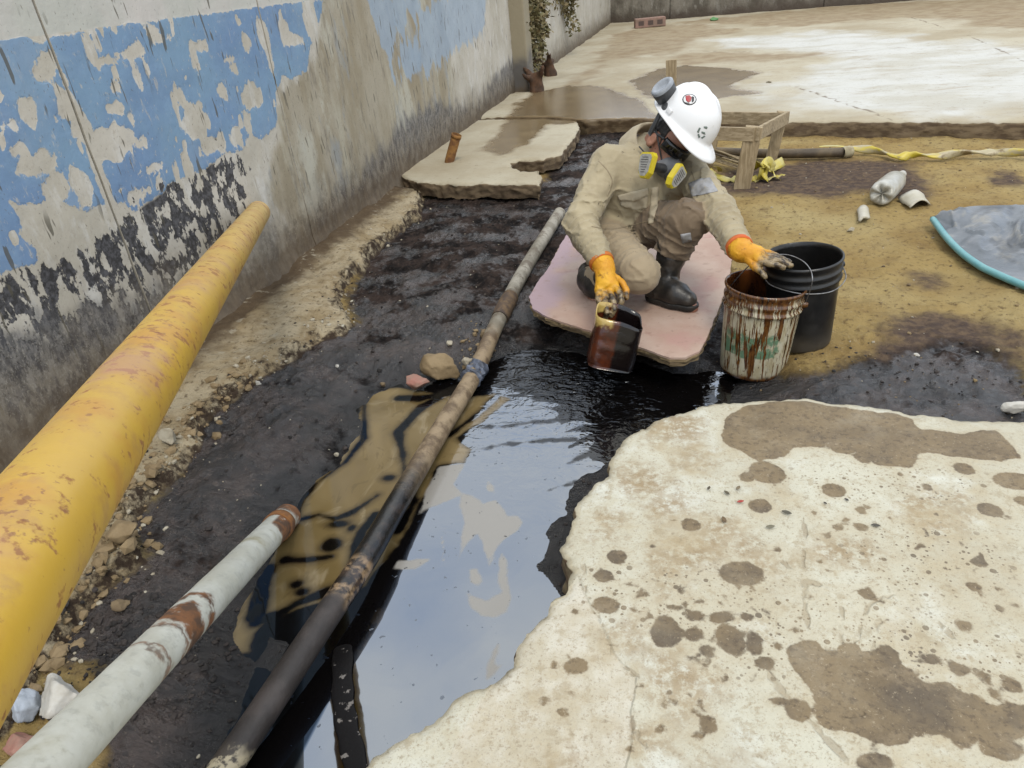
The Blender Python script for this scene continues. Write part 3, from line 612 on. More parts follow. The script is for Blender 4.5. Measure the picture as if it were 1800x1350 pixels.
# ------------------------------------------------------------------ painted wall along the yard
BLUE = [PW([(-400, 120), (0, 70), (40, 66), (75, 72), (82, 66), (150, 54), (240, 40), (380, 22), (545, 0), (566, 0), (560, 50), (545, 90), (540, 125), (512, 140), (498, 132), (486, 160), (487, 220), (462, 248), (440, 235), (428, 262), (395, 268), (380, 285), (330, 310), (300, 322), (262, 355), (236, 372), (200, 350), (150, 372), (118, 362), (95, 345), (60, 358), (0, 352), (-400, 420)], WX),
        PW([(-300, 345), (0, 345), (22, 365), (40, 410), (62, 440), (60, 460), (0, 480), (-300, 500)], WX)]
PEEL = [(195, 250, 44, 36), (118, 195, 26, 28), (140, 225, 26, 30), (228, 95, 24, 14), (240, 135, 8, 30), (440, 170, 20, 22), (157, 85, 10, 36), (180, 108, 14, 6), (268, 60, 12, 14), (252, 48, 8, 6), (280, 70, 10, 5), (345, 218, 28, 30), (318, 165, 10, 24), (372, 255, 22, 18), (350, 190, 14, 10), (48, 195, 12, 20), (12, 222, 14, 12), (30, 265, 22, 14), (62, 290, 34, 22), (45, 280, 14, 26), (100, 330, 24, 24), (140, 325, 22, 40), (205, 190, 16, 12), (250, 252, 16, 14), (230, 205, 8, 18), (272, 292, 16, 8), (200, 155, 8, 10), (85, 110, 16, 26), (75, 130, 12, 12), (355, 82, 8, 8), (435, 75, 8, 16), (462, 60, 10, 30), (472, 95, 6, 20), (500, 55, 8, 24), (520, 70, 14, 14), (410, 120, 6, 14), (405, 105, 8, 8), (390, 160, 8, 14), (418, 240, 12, 16), (340, 100, 5, 26), (312, 195, 6, 30), (330, 290, 8, 30), (310, 305, 6, 18), (435, 215, 8, 24), (235, 345, 18, 14), (210, 335, 8, 8), (545, 35, 12, 36), (110, 175, 8, 30)]
PTAN = PW([(565, -30), (700, -60), (760, -60), (790, 60), (800, 200), (720, 270), (600, 390), (520, 430), (470, 330), (490, 240), (500, 140), (540, 125), (562, 60)], WX)
MOLD = PW([(-300, 520), (0, 488), (60, 462), (150, 440), (175, 400), (240, 345), (300, 315), (420, 265), (440, 300), (430, 360), (440, 420), (330, 500), (250, 560), (200, 600), (100, 650), (0, 700), (-300, 800)], WX)
MOLD2 = PW([(380, 225), (415, 300), (430, 330), (415, 335), (395, 290), (372, 240)], WX)
DG2 = PW([(-300, 620), (0, 560), (150, 530), (330, 480), (430, 430), (400, 500), (300, 600), (150, 740), (0, 800), (-300, 900)], WX)
DGREY = PW([(835, 185), (870, 130), (905, 90), (915, 150), (900, 190), (860, 205), (760, 260), (700, 310), (600, 400), (540, 440), (560, 370), (640, 290), (700, 215), (760, 170)], WX)
LB = PW([(640, -20), (700, -20), (740, 0), (735, 70), (700, 60), (690, 130), (712, 140), (700, 110), (720, 30), (790, -20), (860, -40), (850, 60), (800, 90), (750, 130), (690, 140), (660, 50)], WX)
def wall_fields(y, z):
    P = np.stack([y, z], 1); n1_ = fbm(y*16, z*9, oct=5, seed=71); n2_ = fbm(y*30, z*12, oct=4, seed=72)
    bl = np.minimum.reduce([sdf_poly(P, b) for b in BLUE]) + .008*n1_
    pe = sdf_blobs(P, [wall_blob(*p, WX) for p in PEEL]) + .016*n1_ + .010*n2_
    j1 = sdf_line(P, [(2.313, .59), (2.313, 1.30)], .034, .012) + .02*n1_
    pe = np.minimum(pe, j1)
    rnd_ = .030 - .09*np.clip(fbm(y*9, z*4.5, oct=5, seed=79)-.30, 0, 1)*3
    fk = .034-.10*np.clip(fbm(y*20, z*8, oct=5, seed=79)-.42, 0, 1)*3
    fk = .05-.10*np.clip(fbm(y*26, z*9, oct=5, seed=79)-.62, 0, 1)*3
    blue = np.maximum(bl, -np.minimum(pe, np.where(y < 4.3, fk, .2)))
    lb = np.minimum(sdf_poly(P, LB)+.05*n1_, .9)
    mo = np.minimum(sdf_poly(P, MOLD), sdf_poly(P, MOLD2))
    return dict(blue=-blue, upper=z-1.372+.003*n1_, tan=-(sdf_poly(P, PTAN)+.05*n1_), mold=-mo, grey=-(np.minimum(sdf_poly(P, DGREY), sdf_poly(P, DG2))+.05*n1_), lblue=-lb)
s = Mat('wall_paint', .8, .3)
st = (1, 7, 1.3)
base = s.mix(s.step(s.noise(2.2, 5, .6), .35, .65), (.54, .505, .435), (.45, .415, .34))
base = s.mix(s.step(s.noise(4, 5, .65, sc=(1, 2.2, .8)), .5, .68), base, (.58, .56, .51))
tan = s.mix(s.step(s.noise(3, 5, .6, sc=(1, 1.6, .6)), .38, .62), (.37, .33, .25), (.30, .255, .175))
tan = s.mix(s.mul(s.step(s.noise(5, 5, .65, sc=(1, 1, .22)), .54, .68), .75), tan, (.43, .40, .31))
tan = s.mix(s.mul(s.step(s.noise(4.2, 5, .6, sc=(1, 1, .35)), .56, .66), .6), tan, (.27, .30, .32))
tan = s.mix(s.mul(s.step(s.noise(11, 6, .7, sc=(1, 1, .3)), .53, .66), .7), tan, (.20, .175, .135)); tan = s.mix(s.mul(s.step(s.noise(2.1, 6, .65, sc=(1, 1.4, .6)), .54, .64), .8), tan, (.46, .44, .36)); tan = s.mix(s.mul(s.step(s.noise(50, 5, .7), .58, .68), .6), tan, (.19, .15, .10))
base = s.mix(s.mul(s.step(s.noise(36, 6, .72), .54, .68), .5), base, (.33, .30, .25))
base = s.mix(s.step(s.jit(s.attr('tan'), 5, .2), -.05, .06), base, tan)
lbl = s.mul(s.step(s.jit(s.jit(s.attr('lblue'), 7, .45, 5, (1, 1, .35)), 28, .12, 5, (1, 1, .5)), -.01, .03), .9)
base = s.mix(s.mul(lbl, .8), base, s.mix(s.noise(8, 4, .6), (.24, .34, .46), (.36, .45, .55)))
bcol = s.mix(s.step(s.noise(1.7, 4, .6), .35, .65), (.165, .26, .41), (.20, .315, .435))
bcol = s.mix(s.mul(s.step(s.noise(14, 5, .7), .5, .72), .4), bcol, (.24, .36, .50)); bcol = s.mix(s.mul(s.step(s.noise(26, 5, .7, sc=(1, 1, .28)), .60, .68), .75), bcol, (.42, .42, .40)); bcol = s.mix(s.mul(s.step(s.noise(48, 5, .72, sc=(1, 1, .6)), .60, .66), .7), bcol, (.44, .43, .40)); bcol = s.mix(s.mul(s.step(s.noise(2.3, 6, .68, sc=(1, 1, .5)), .52, .66), .55), bcol, (.25, .335, .44))
base = s.mix(s.step(s.jit(s.jit(s.attr('blue'), 24, .055, 5, (1, 1, .6)), 75, .022, 4), -.002, .003), base, bcol)
up = s.mix(s.step(s.noise(2.5, 5, .6, sc=(1, 1, .5)), .38, .62), (.56, .53, .49), (.49, .49, .44))
base = s.mix(s.step(s.attr('upper'), -.002, .002), base, up)
# black mould flakes, ragged and drawn downwards
mn = s.noise(15, 6, .64, sc=(1, 1, .6)); md = s.step(s.attr('mold'), -.10, .05)
mk = s.step(s.m2('SUBTRACT', mn, s.mul(s.inv(md), .42)), .470, .50); mk = s.mul(mk, s.step(s.attr('blue'), -.01, .0, 1, .12))
base = s.mix(s.mul(mk, .95), base, s.mix(s.step(s.noise(40, 5, .7), .42, .62), (.018, .018, .022), (.085, .085, .095)))
gr = s.step(s.jit(s.attr('grey'), 10, .28, sc=(1, 1, .4)), -.03, .10)
grc = s.mix(s.step(s.noise(30, 5, .7, sc=(1, 1, .5)), .42, .58), (.075, .075, .08), (.21, .20, .19)); grc = s.mix(s.mul(s.step(s.noise(70, 5, .75, sc=(1, 1, .6)), .55, .63), .8), grc, (.33, .31, .28)); grc = s.mix(s.mul(s.step(s.noise(55, 5, .75), .56, .64), .8), grc, (.03, .028, .028))
base = s.mix(s.mul(gr, .9), base, grc)
# short vertical drips
dp = s.mul(s.step(s.noise(34, 2, .5, sc=(1, 1, .17)), .64, .67), s.step(s.noise(3, 2, .5), .40, .54))
base = s.mix(s.mul(dp, .8), base, (.095, .085, .06))
sp_ = s.step(s.noise(120, 2, .5, sc=(1, 1, .5)), .69, .72); base = s.mix(s.mul(sp_, .6), base, (.12, .105, .08))
# damp brown foot
z_ = s.xyz()[2]
foot = s.step(s.jit(z_, 5, .30), .22, .52, 1, 0); ft2 = s.step(s.jit(z_, 14, .22), .12, .32, 1, 0)
base = s.mix(s.mul(foot, .72), base, s.mix(s.mul(s.step(s.noise(60, 5, .75), .54, .64), .7), s.mix(s.step(s.noise(16, 6, .72, sc=(1, 1, .5)), .42, .58), (.085, .064, .045), (.24, .20, .145)), (.36, .32, .25)))
base = s.mix(s.mul(ft2, .8), base, s.mix(s.noise(20, 4, .6), (.055, .036, .02), (.135, .092, .05)))
h = s.add(s.mul(s.step(s.attr('blue'), -.002, .002), .16), s.mul(s.noise(30, 5, .65), .5)); h = s.m2('SUBTRACT', h, s.mul(mk, .5))
WALLM = s.set(base, rough=.82, normal=s.bump(h, .9, .005), k_=.80)
CONC = simple('bare_plaster', (.33, .285, .20), (.22, .18, .12), 6, .9, .004, 40)
GROOVE = simple('joint_mortar', (.20, .165, .11), (.12, .095, .06), 10, .9, .004, 40)
wall = thing('painted_wall', 'long plaster wall with peeling blue paint and black mould, left of the trench', 'wall', (WX, 5, 0))
def wall_panel(y0, y1, step, zt=2.3):
    ys = np.arange(y0, y1+step*.5, step); ys[-1] = y1; zs = np.concatenate([np.arange(-.25, 1.62, max(.0115, step)), [1.8, 2.05, zt]])
    Yg, Zg = np.meshgrid(ys, zs, indexing='ij'); yv, zv = Yg.ravel(), Zg.ravel(); A = wall_fields(yv, zv)
    xo = WX + .004*fbm(yv*2, zv*2, oct=3, seed=76) + .0016*fbm(yv*18, zv*12, oct=4, seed=77) + .0008*sst(A['blue'], -.003, .003)
    xo = xo + .05*sst(.16-zv, 0, .2)*(1+fbm(yv*7, zv*9, oct=4, seed=78))*.6
    V = np.stack([xo, yv, zv], 1); nn = len(V); F = grid_faces(len(ys), len(zs)).tolist()
    # returns at both ends and the top give the panel its thickness
    nz = len(zs); B = V.copy(); B[:, 0] = WX-.16
    for i0, fl in ((0, True), (len(ys)-1, False)):
        idx_ = [i0*nz+k for k in range(nz)]; add = len(V); V = np.concatenate([V, np.stack([V[i] for i in idx_]), np.stack([B[i] for i in idx_])])
        for k in range(nz-1):
            f = (add+k, add+k+1, add+nz+k+1, add+nz+k); F.append(f if not fl else f[::-1])
    tp = [i*nz+nz-1 for i in range(len(ys))]; add = len(V); V = np.concatenate([V, np.stack([V[i] for i in tp]), np.stack([B[i] for i in tp])])
    m = len(ys)
    for k in range(m-1): F.append((add+k, add+m+k, add+m+k+1, add+k+1))
    At = {k: np.concatenate([a, np.zeros(len(V)-len(a))-1]) for k, a in A.items()}
    make('wall_panel', V, F, WALLM, wall, smooth=True, attrs=At)
wall_panel(-.5, 2.307, .0125); wall_panel(2.319, 3.714, .0125); wall_panel(3.725, 8.95, .022); wall_panel(9.26, 19.9, .06)
V, F = join([box((WX-.1, yj, .95), .17, .05, 2.5) for yj in (2.313, 3.7195)]); make('joint_filler', V, F, GROOVE, wall, smooth=False)
V, F = box((WX-.05, 9.105, 1.0), .46, .305, 2.6, bev=.02); s = Mat('pillar_plaster', .85)
zz = s.xyz()[2]; c = s.mix(s.step(s.jit(zz, 4, .5), .35, .6, 1, 0), s.mix(s.noise(4, 5, .6), (.34, .30, .21), (.27, .225, .145)), (.12, .11, .10))
c = s.mix(s.step(s.jit(zz, 8, .2), .1, .28, 1, 0), c, (.12, .085, .05))
make('pillar', V, F, s.set(c, normal=s.bump(s.noise(20, 5, .6), .6, .006)), wall, smooth=False)
# back wall
a_, b_ = at(1085, 40, ZP), at(1500, 9, ZP); d_ = (b_-a_)/np.linalg.norm(b_-a_)
ang = atan2(d_[1], d_[0]); R2 = np.array([[cos(ang), -sin(ang), 0], [sin(ang), cos(ang), 0], [0, 0, 1]])
bwb = a_+d_*6.0
bw = thing('back_wall', 'low dark stained concrete wall closing off the far end of the yard', 'wall', (bwb[0], bwb[1], ZP))
s = Mat('stained_concrete', .9); zz = s.xyz()[2]
c = s.mix(s.step(s.noise(3.2, 6, .65, sc=(1, 1, .5)), .38, .62), (.105, .09, .068), (.24, .215, .175))
c = s.mix(s.mul(s.step(s.noise(9, 5, .65, sc=(1, 1, .4)), .52, .66), .7), c, (.33, .31, .27))
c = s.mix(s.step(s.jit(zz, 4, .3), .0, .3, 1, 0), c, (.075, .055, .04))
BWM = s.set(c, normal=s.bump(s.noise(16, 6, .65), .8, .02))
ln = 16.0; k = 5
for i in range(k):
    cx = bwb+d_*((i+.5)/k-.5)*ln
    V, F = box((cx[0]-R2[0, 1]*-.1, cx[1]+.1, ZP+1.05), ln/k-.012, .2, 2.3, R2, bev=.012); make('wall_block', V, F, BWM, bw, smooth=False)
V, F = box((bwb[0], bwb[1]+.14, ZP+1.0), ln, .12, 2.1, R2); make('joint_filler', V, F, GROOVE, bw, smooth=False)

# ================================================================== OBJECTS
# ------------------------------------------------------------------ pipes
def pipe(path, r, seg, n, noise_amp=0., open_end=None, wall=.006):
    p = smooth_path(path, n); V, F = tube(p, r, seg, caps=True)
    if noise_amp: V = V+(noise_amp*fbm(V[:, 0]*25, V[:, 1]*25, V[:, 2]*25, oct=3, seed=81))[:, None]*np.array([.6, .3, 1])
    return V, F, np.repeat(np.linspace(0, 1, n), seg)
ye = atx(455, 373, WX+.03); dy = ray(546, 244); dy = dy/np.linalg.norm(dy)
yn = ye-dy*4.2
yt = thing('yellow_pipe', 'thick yellow painted pipe with brown rust specks, sloping across the wall', 'pipe', yn)
s = Mat('yellow_paint', .42, .5)
t_ = s.attr('t')
c = s.mix(s.step(s.noise(3, 4, .6), .35, .65), (.60, .37, .036), (.53, .325, .045))
c = s.mix(s.step(t_, .35, 1.0), c, (.58, .40, .13))
c = s.mix(s.mul(s.step(s.noise(9, 5, .6), .46, .66), .55), c, (.46, .20, .035))
clu = s.step(s.noise(4.5, 4, .6), .40, .62, .0, .09); rs = s.mul(s.step(s.add(s.noise(40, 4, .62), clu), .625, .71), .85)
c = s.mix(s.mul(s.step(s.noise(19, 5, .68), .50, .66), .5), c, (.40, .21, .07)); c = s.mix(rs, c, (.27, .11, .035))
c = s.mix(s.mul(s.step(s.add(s.noise(75, 3, .6), clu), .67, .74), .7), c, (.22, .085, .035))
c = s.mix(s.mul(s.step(s.noise(5, 4, .6), .55, .7), .6), c, (.42, .22, .14))
YM = s.set(c, rough=s.fmix(rs, .42, .8), normal=s.bump(s.noise(60, 4, .6), .25, .002))
V, F, tt = pipe([yn, ye], .0565, 40, 90, .0006); make('pipe_body', V, F, YM, yt, attrs={'t': tt})
V, F = lathe([(.0555, -.02), (.057, .004), (.052, .012), (.03, .016), (.001, .017)], 32, np.stack(frame_of(dy), 1), ye-dy*.005); make('end_cap', V, F, YM, yt, attrs={'t': np.ones(len(V))})

de = ray(801, 601); de = de/np.linalg.norm(de); we = at(492, 922, -.03)
wn = we-de*1.55
wt_ = thing('white_pipe', 'white painted pipe with orange rust bands dipping into the mud', 'pipe', we)
s = Mat('rusty_white_paint', .55, .5); t_ = s.attr('t')
c = s.mix(s.step(s.noise(9, 5, .65), .35, .65), (.50, .49, .41), (.60, .60, .53))
c = s.mix(s.mul(s.step(s.noise(40, 5, .7), .5, .66), .5), c, (.36, .36, .31))
c = s.mix(s.mul(s.step(s.noise(5, 4, .6), .56, .7), .7), c, (.33, .29, .16))
tj = s.jit(t_, 14, .085, 4)
def band(a, b, sft=.006): return s.mul(s.step(tj, a-sft, a+sft), s.step(tj, b-sft, b+sft, 1, 0))
rb = s.mx(s.mx(band(.475, .492), band(.405, .455)), s.mx(band(.39, .398), band(.335, .342)))
rb = s.mx(rb, s.step(tj, .955, .975)); rb = s.mx(rb, s.mul(s.mul(s.step(tj, .84, .86), s.step(tj, .945, .96, 1, 0)), s.step(s.attr('side'), .1, .35)))
rb = s.mul(rb, s.step(s.noise(25, 4, .6), .28, .42))
c = s.mix(rb, c, s.mix(s.step(s.noise(30, 4, .6), .4, .62), (.21, .085, .028), (.09, .045, .022)))
WM = s.set(c, rough=s.fmix(rb, .5, .85), normal=s.bump(s.add(s.mul(s.noise(70, 5, .6), .6), s.mul(rb, .4)), .5, .003))
V, F, tt = pipe([wn, we+de*.10], .043, 36, 110, .0012)
ax = wn+(we-wn)*np.clip(tt*1.06, 0, 1.06)[:, None]; sideA = ((V-ax)@CR)/.043
make('pipe_body', V, F, WM, wt_, attrs={'t': tt*1.065*.94+.0, 'side': sideA})
V, F = lathe([(.043, 0), (.0475, .0), (.0475, .05), (.043, .052)], 32, np.stack(frame_of(de), 1), we-de*.045)
make('end_collar', V, F, simple('orange_rust', (.28, .115, .03), (.13, .06, .028), 30, .85, .003, 80), wt_)

# long thin pipe lying along the trench
lp = [at(984, 374, .05), at(920, 478, .02), at(875, 566, -.01), at(835, 655, -.04), at(775, 755, -.045), at(700, 882, -.03), at(640, 985, -.01), at(560, 1104, -.012), at(470, 1240, -.03), at(395, 1352, -.045), at(330, 1450, -.05)]
lt = thing('long_pipe', 'long narrow pipe along the trench, pale at the far end and oil-black nearer', 'pipe', lp[5])
s = Mat('oiled_pipe', .4, .5); t_ = s.jit(s.attr('t'), 7, .10, 4)
pale = s.mix(s.step(s.noise(8, 5, .65), .4, .62), (.34, .31, .25), (.19, .165, .12)); pale = s.mix(s.mul(s.step(s.noise(15, 5, .7), .5, .62), .8), pale, (.11, .08, .05))
brn = s.mix(s.step(s.noise(13, 5, .65), .4, .6), (.13, .085, .045), (.30, .22, .13))
blk = s.mix(s.step(s.noise(9, 5, .65), .54, .72), (.006, .005, .004), (.05, .032, .022))
mat_ = s.mix(s.step(s.noise(9, 5, .65), .42, .62), (.028, .021, .017), (.052, .04, .034))
nr = s.mix(s.step(s.noise(18, 5, .65), .46, .54), (.055, .042, .03), (.44, .37, .24))
c = s.mix(s.step(t_, .20, .25), pale, brn); c = s.mix(s.step(t_, .44, .50), c, blk)
hb = s.mul(s.step(s.attr('t'), .60, .615), s.step(s.attr('t'), .655, .68, 1, 0)); c = s.mix(s.mul(hb, s.step(s.noise(22, 4, .6), .42, .6)), c, (.30, .20, .11))
c = s.mix(s.step(t_, .665, .69), c, mat_); c = s.mix(s.step(t_, .865, .885), c, nr)
rg = s.fmix(s.step(t_, .44, .5), .7, .22); rg = s.fmix(s.step(t_, .66, .69), rg, .62)
LPM = s.set(c, rough=rg, normal=s.bump(s.noise(55, 5, .65), .6, .004))
pp = smooth_path(lp, 130); V, F = tube(pp, .0365, 24); V = V+(.0012*fbm(V[:, 0]*30, V[:, 1]*30, V[:, 2]*30, seed=83))[:, None]
seglen = np.concatenate([[0], np.cumsum(np.linalg.norm(np.diff(pp, axis=0), axis=1))]); seglen /= seglen[-1]
# parameter by picture height: fraction of the named stations, not length, so that each coat sits where it is seen
tpar = np.linspace(0, 1, 130)
make('pipe_body', V, F, LPM, lt, attrs={'t': np.repeat(tpar, 24)})
RUSTB = simple('brown_rust', (.16, .10, .05), (.07, .045, .03), 30, .8, .003, 80)
for c0, c1 in ((at(897, 522, .012), at(878, 560, -.008)),):
    p = smooth_path([c0, c1], 8); V, F = tube(p, [.040, .0425, .043, .043, .043, .043, .0425, .040], 24); make('coupling', V, F, RUSTB, lt)
p = smooth_path([at(841, 646, -.037), at(828, 668, -.042)], 9); V, F = tube(p, .041+.005*np.sin(np.arange(9)*2.1), 14)
V = V+RNG.normal(0, .004, V.shape); GREYW = simple('grey_plastic_wrap', (.15, .17, .22), (.05, .055, .07), 30, .3, .004, 40)
make('plastic_wrap', V, F, GREYW, lt, smooth=False)

# black strip lying in the oil at the frame's lower edge
hp = [at(604, 1118, ZO-.01), at(602, 1155, ZO+.004), at(602, 1215, ZO+.004), at(608, 1270, ZO+.004), at(622, 1330, ZO+.004), at(640, 1420, ZO+.003)]
V, F = tube(smooth_path(hp, 40), .027+.002*np.sin(np.arange(40)*.9), 14, flat=.09, up=(0, 0, 1))
s = Mat('oiled_rubber', .55, .15); fl = s.step(s.noise(45, 3, .55), .62, .68)
o = make('rubber_strip', V, F, s.set(s.mix(fl, (.006, .005, .005), (.20, .18, .16)), normal=s.bump(s.noise(60, 4, .6), .4, .003)), None, base=at(600, 1230, ZO))
tag(o, 'curved black rubber strip with pale flecks floating in the oil beside the near slab', 'rubber strip')

# ------------------------------------------------------------------ buckets
def tilt_M(axis, a): return np.array(Matrix.Rotation(a, 3, Vector(axis)))
def pail(base, M, H, r0, r1, mat_out, mat_in, name, label, cat, handle, group, oil_h=None, oilmat=None, wire=None):
    t = thing(name, label, cat, base, group)
    rr = lambda z: r0+(r1-r0)*z/H
    prof = [(0.001, .004), (r0*.7, .004), (r0*.94, .0), (r0-.002, .004), (r0, .012)]
    prof += [(rr(z), z) for z in np.linspace(.03, H-.095, 12)]
    prof += [(rr(H-.09)+.001, H-.090), (rr(H-.085)+.007, H-.087), (rr(H-.08)+.008, H-.080), (rr(H-.075)+.002, H-.074), (rr(H-.06)+.001, H-.060), (rr(H-.05)+.006, H-.052), (rr(H-.045)+.006, H-.045), (rr(H-.04)+.001, H-.040), (rr(H-.02), H-.022), (rr(H)+.004, H-.014), (rr(H)+.006, H-.008), (rr(H)+.005, H-.002), (rr(H)+.001, H)]
    V, F = lathe(prof, 72, M, base); make('bucket_wall', V, F, mat_out, t)
    inn = [(rr(H)+.001, H), (rr(H)-.003, H-.002), (rr(H)-.005, H-.02), (rr(.1)-.004, .1), (r0-.004, .012), (.001, .010)]
    V, F = lathe(inn, 72, M, base); make('inner_wall', V, F, mat_in, t)
    if oil_h:
        V, F = lathe([(rr(oil_h)-.004, oil_h), (.001, oil_h)], 48, M, base); make('oil_fill', V, F, oilmat, t)
    if handle is not None:
        V, F = tube(smooth_path(handle, 60), .0021, 8); make('wire_handle', V, F, wire, t)
        for e in (handle[0], handle[-1]):
            d = np.array(e)-np.array(base)-M@np.array([0, 0, H-.065]); V, F = lathe([(.001, .012), (.010, .010), (.014, 0), (.014, -.012)], 16, np.stack(frame_of(d), 1), e); make('handle_ear', V, F, mat_out, t)
    return t
BH, BR0, BR1 = .37, .128, .147
bb_ = at(1350, 664, .0); bb_ = np.array([*at(1324, 618, .0)[:2], gz(*at(1324, 618, 0)[:2])+.0])
Mb = tilt_M(CF, radians(4.5))@np.eye(3)
s = Mat('oil_run_plastic', .38, .5)
x_, y_, z_ = s.xyz()
ang = s.m2('ARCTAN2', y_, x_)
cv = s.node('ShaderNodeCombineXYZ'); s.put(cv.inputs[0], s.mul(ang, 1.)); s.put(cv.inputs[2], s.mul(z_, 1.))
def anoise(sc, zs, det=4):
    v = s.node('ShaderNodeVectorMath'); v.operation = 'MULTIPLY'; s.put(v.inputs[0], cv.outputs[0]); v.inputs[1].default_value = (1, 1, zs)
    n = s.node('ShaderNodeTexNoise'); s.put(n.inputs['Vector'], v.outputs[0]); n.inputs['Scale'].default_value = sc; n.inputs['Detail'].default_value = det; n.inputs['Roughness'].default_value = .6; return n.outputs['Fac']
base = s.mix(s.step(anoise(5, 4), .36, .64), (.50, .46, .34), (.40, .345, .215))
lab = s.mul(s.mul(s.step(s.jit(z_, 22, .05), .105, .112), s.step(s.jit(z_, 20, .06), .205, .215, 1, 0)), s.mul(s.step(s.jit(ang, 20, .5), -2.75, -2.7), s.step(s.jit(ang, 20, .6), -1.0, -.95, 1, 0)))
lab = s.mul(lab, s.step(s.noise(26, 5, .7), .36, .5))
base = s.mix(s.mul(lab, .9), base, s.mix(anoise(30, 3), (.035, .13, .06), (.13, .24, .15)))
dr1 = s.step(s.m2('SUBTRACT', anoise(5.5, .8, 4), s.mul(s.step(z_, .0, .33, 1, 0), .07)), .484, .525)      # long runs from the rim
dr2 = s.step(s.m2('SUBTRACT', anoise(22, .5, 3), s.mul(s.step(z_, .16, .36, 1, 0), .13)), .47, .52)
rim = s.step(s.jit(z_, 30, .07), .318, .345)
dm = s.mx(s.mx(dr1, dr2), s.mul(rim, s.step(anoise(17, 2.5, 4), .36, .46)))
dm = s.mx(dm, s.step(s.jit(z_, 18, .05), .012, .035, 1, 0))
oc = s.mix(s.step(anoise(14, 2, 4), .36, .62), (.055, .018, .006), (.15, .062, .014))
oc = s.mix(s.step(anoise(8, 1.2, 4), .55, .68), oc, (.018, .009, .006))
sp = s.step(s.noise(60, 3, .6), .63, .67)
c = s.mix(s.mx(dm, s.mul(sp, .9)), base, oc)
BWHITE = s.set(c, rough=s.fmix(dm, .42, .16), normal=s.bump(s.add(s.mul(dm, .6), s.mul(s.noise(50, 4, .6), .3)), .5, .003))
s = Mat('oil_coated_inside', .14, .5)
c = s.mix(s.step(s.noise(14, 5, .6, sc=(1, 1, .35)), .4, .62), (.10, .032, .008), (.028, .010, .005))
c = s.mix(s.step(s.xyz()[2], .20, .31, 1, 0), c, (.006, .004, .003))
BIN = s.set(c, normal=s.bump(s.noise(30, 4, .6, sc=(1, 1, .3)), .4, .003))
OILB = Mat('black_oil', .05, .5).set((.004, .003, .003))
WIRE = simple('galvanised_wire', (.33, .33, .34), (.2, .19, .18), 40, .38, .001, 80, metal=.7)
def pp_(p, h, a): return bb_+Mb@np.array([cos(a)*p, sin(a)*p, h])
ear1, ear2 = pp_(BR1+.006, BH-.065, radians(-8)), pp_(BR1+.006, BH-.065, radians(150))
pail(bb_, Mb, BH, BR0, BR1, BWHITE, BIN, 'bucket', 'dirty white bucket streaked with brown oil, gloved hand on its rim', 'bucket',
     [ear1, J(1428, 492, 2.58), J(1418, 465, 2.66), J(1392, 450, 2.72), J(1366, 448, 2.76), J(1345, 457, 2.72), J(1318, 466, 2.70), ear2], 'buckets beside the board', .21, OILB, WIRE)
kb = np.array([*at(1405, 598, .0)[:2], gz(*at(1405, 598, 0)[:2])])
s = Mat('black_plastic', .36, .5)
c = s.mix(s.step(s.noise(9, 5, .65), .45, .68), (.006, .006, .006), (.016, .015, .014)); c = s.mix(s.step(s.jit(s.xyz()[2], 9, .12), .02, .10, 1, 0), c, (.05, .043, .034))
BBL = s.set(c, rough=s.step(s.noise(7, 4, .6), .35, .65, .28, .5), normal=s.bump(s.noise(60, 4, .6), .2, .002))
Mk = tilt_M(CF, radians(-5))
def kp_(p, h, a): return kb+Mk@np.array([cos(a)*p*.95, sin(a)*p*.95, h])
pail(kb, Mk, .37, .118, .142, BBL, simple('black_inside', (.006, .006, .006), (.012, .011, .010), 8, .3), 'bucket', 'empty black plastic bucket standing behind the oil-streaked white one', 'bucket',
     [kp_(.156, .31, radians(10)), kp_(.168, .29, radians(-25)), kp_(.172, .275, radians(-60)), kp_(.172, .285, radians(-100)), kp_(.170, .30, radians(-140)), kp_(.156, .31, radians(190))], 'buckets beside the board', None, None, WIRE)

# ------------------------------------------------------------------ pink board under the worker
BPX = [(930, 522), (945, 496), (962, 474), (985, 430), (1010, 392), (1060, 372), (1140, 372), (1225, 392), (1270, 422), (1288, 446), (1282, 486), (1268, 530), (1254, 565), (1240, 600), (1228, 618), (1205, 628), (1178, 629), (1130, 612), (1060, 588), (1010, 573), (960, 556), (936, 542)]
bp = P2(BPX, .075); bcen = bp.mean(0)
bt = thing('board', 'large pinkish plywood sheet with splintered layered edges, lying under the crouching worker', 'board', (*bcen, .03))
s = Mat('pink_paint', .6, .4)
c = s.mix(s.step(s.noise(3.2, 5, .6), .36, .64), (.42, .275, .21), (.50, .37, .295))
c = s.mix(s.mul(s.step(s.noise(4.5, 4, .6), .54, .68), .7), c, (.44, .25, .21))
c = s.mix(s.step(s.jit(s.xyz()[0], 4, .35), -.42, -.30, 1, 0), c, (.38, .27, .29))
c = s.mix(s.mul(s.step(s.noise(18, 5, .65), .56, .7), .45), c, (.25, .155, .11)); c = s.mix(s.mul(s.step(s.noise(60, 4, .6), .64, .72), .5), c, (.13, .08, .06))
PINK = s.set(c, normal=s.bump(s.noise(40, 5, .6), .35, .003))
s = Mat('ply_edge', .85); c = s.mix(s.step(s.noise(6, 5, .7, sc=(1, 1, 14)), .42, .6), (.26, .185, .09), (.085, .055, .03)); PLY = s.set(c, normal=s.bump(s.noise(9, 5, .7, sc=(1, 1, 12)), .9, .008))
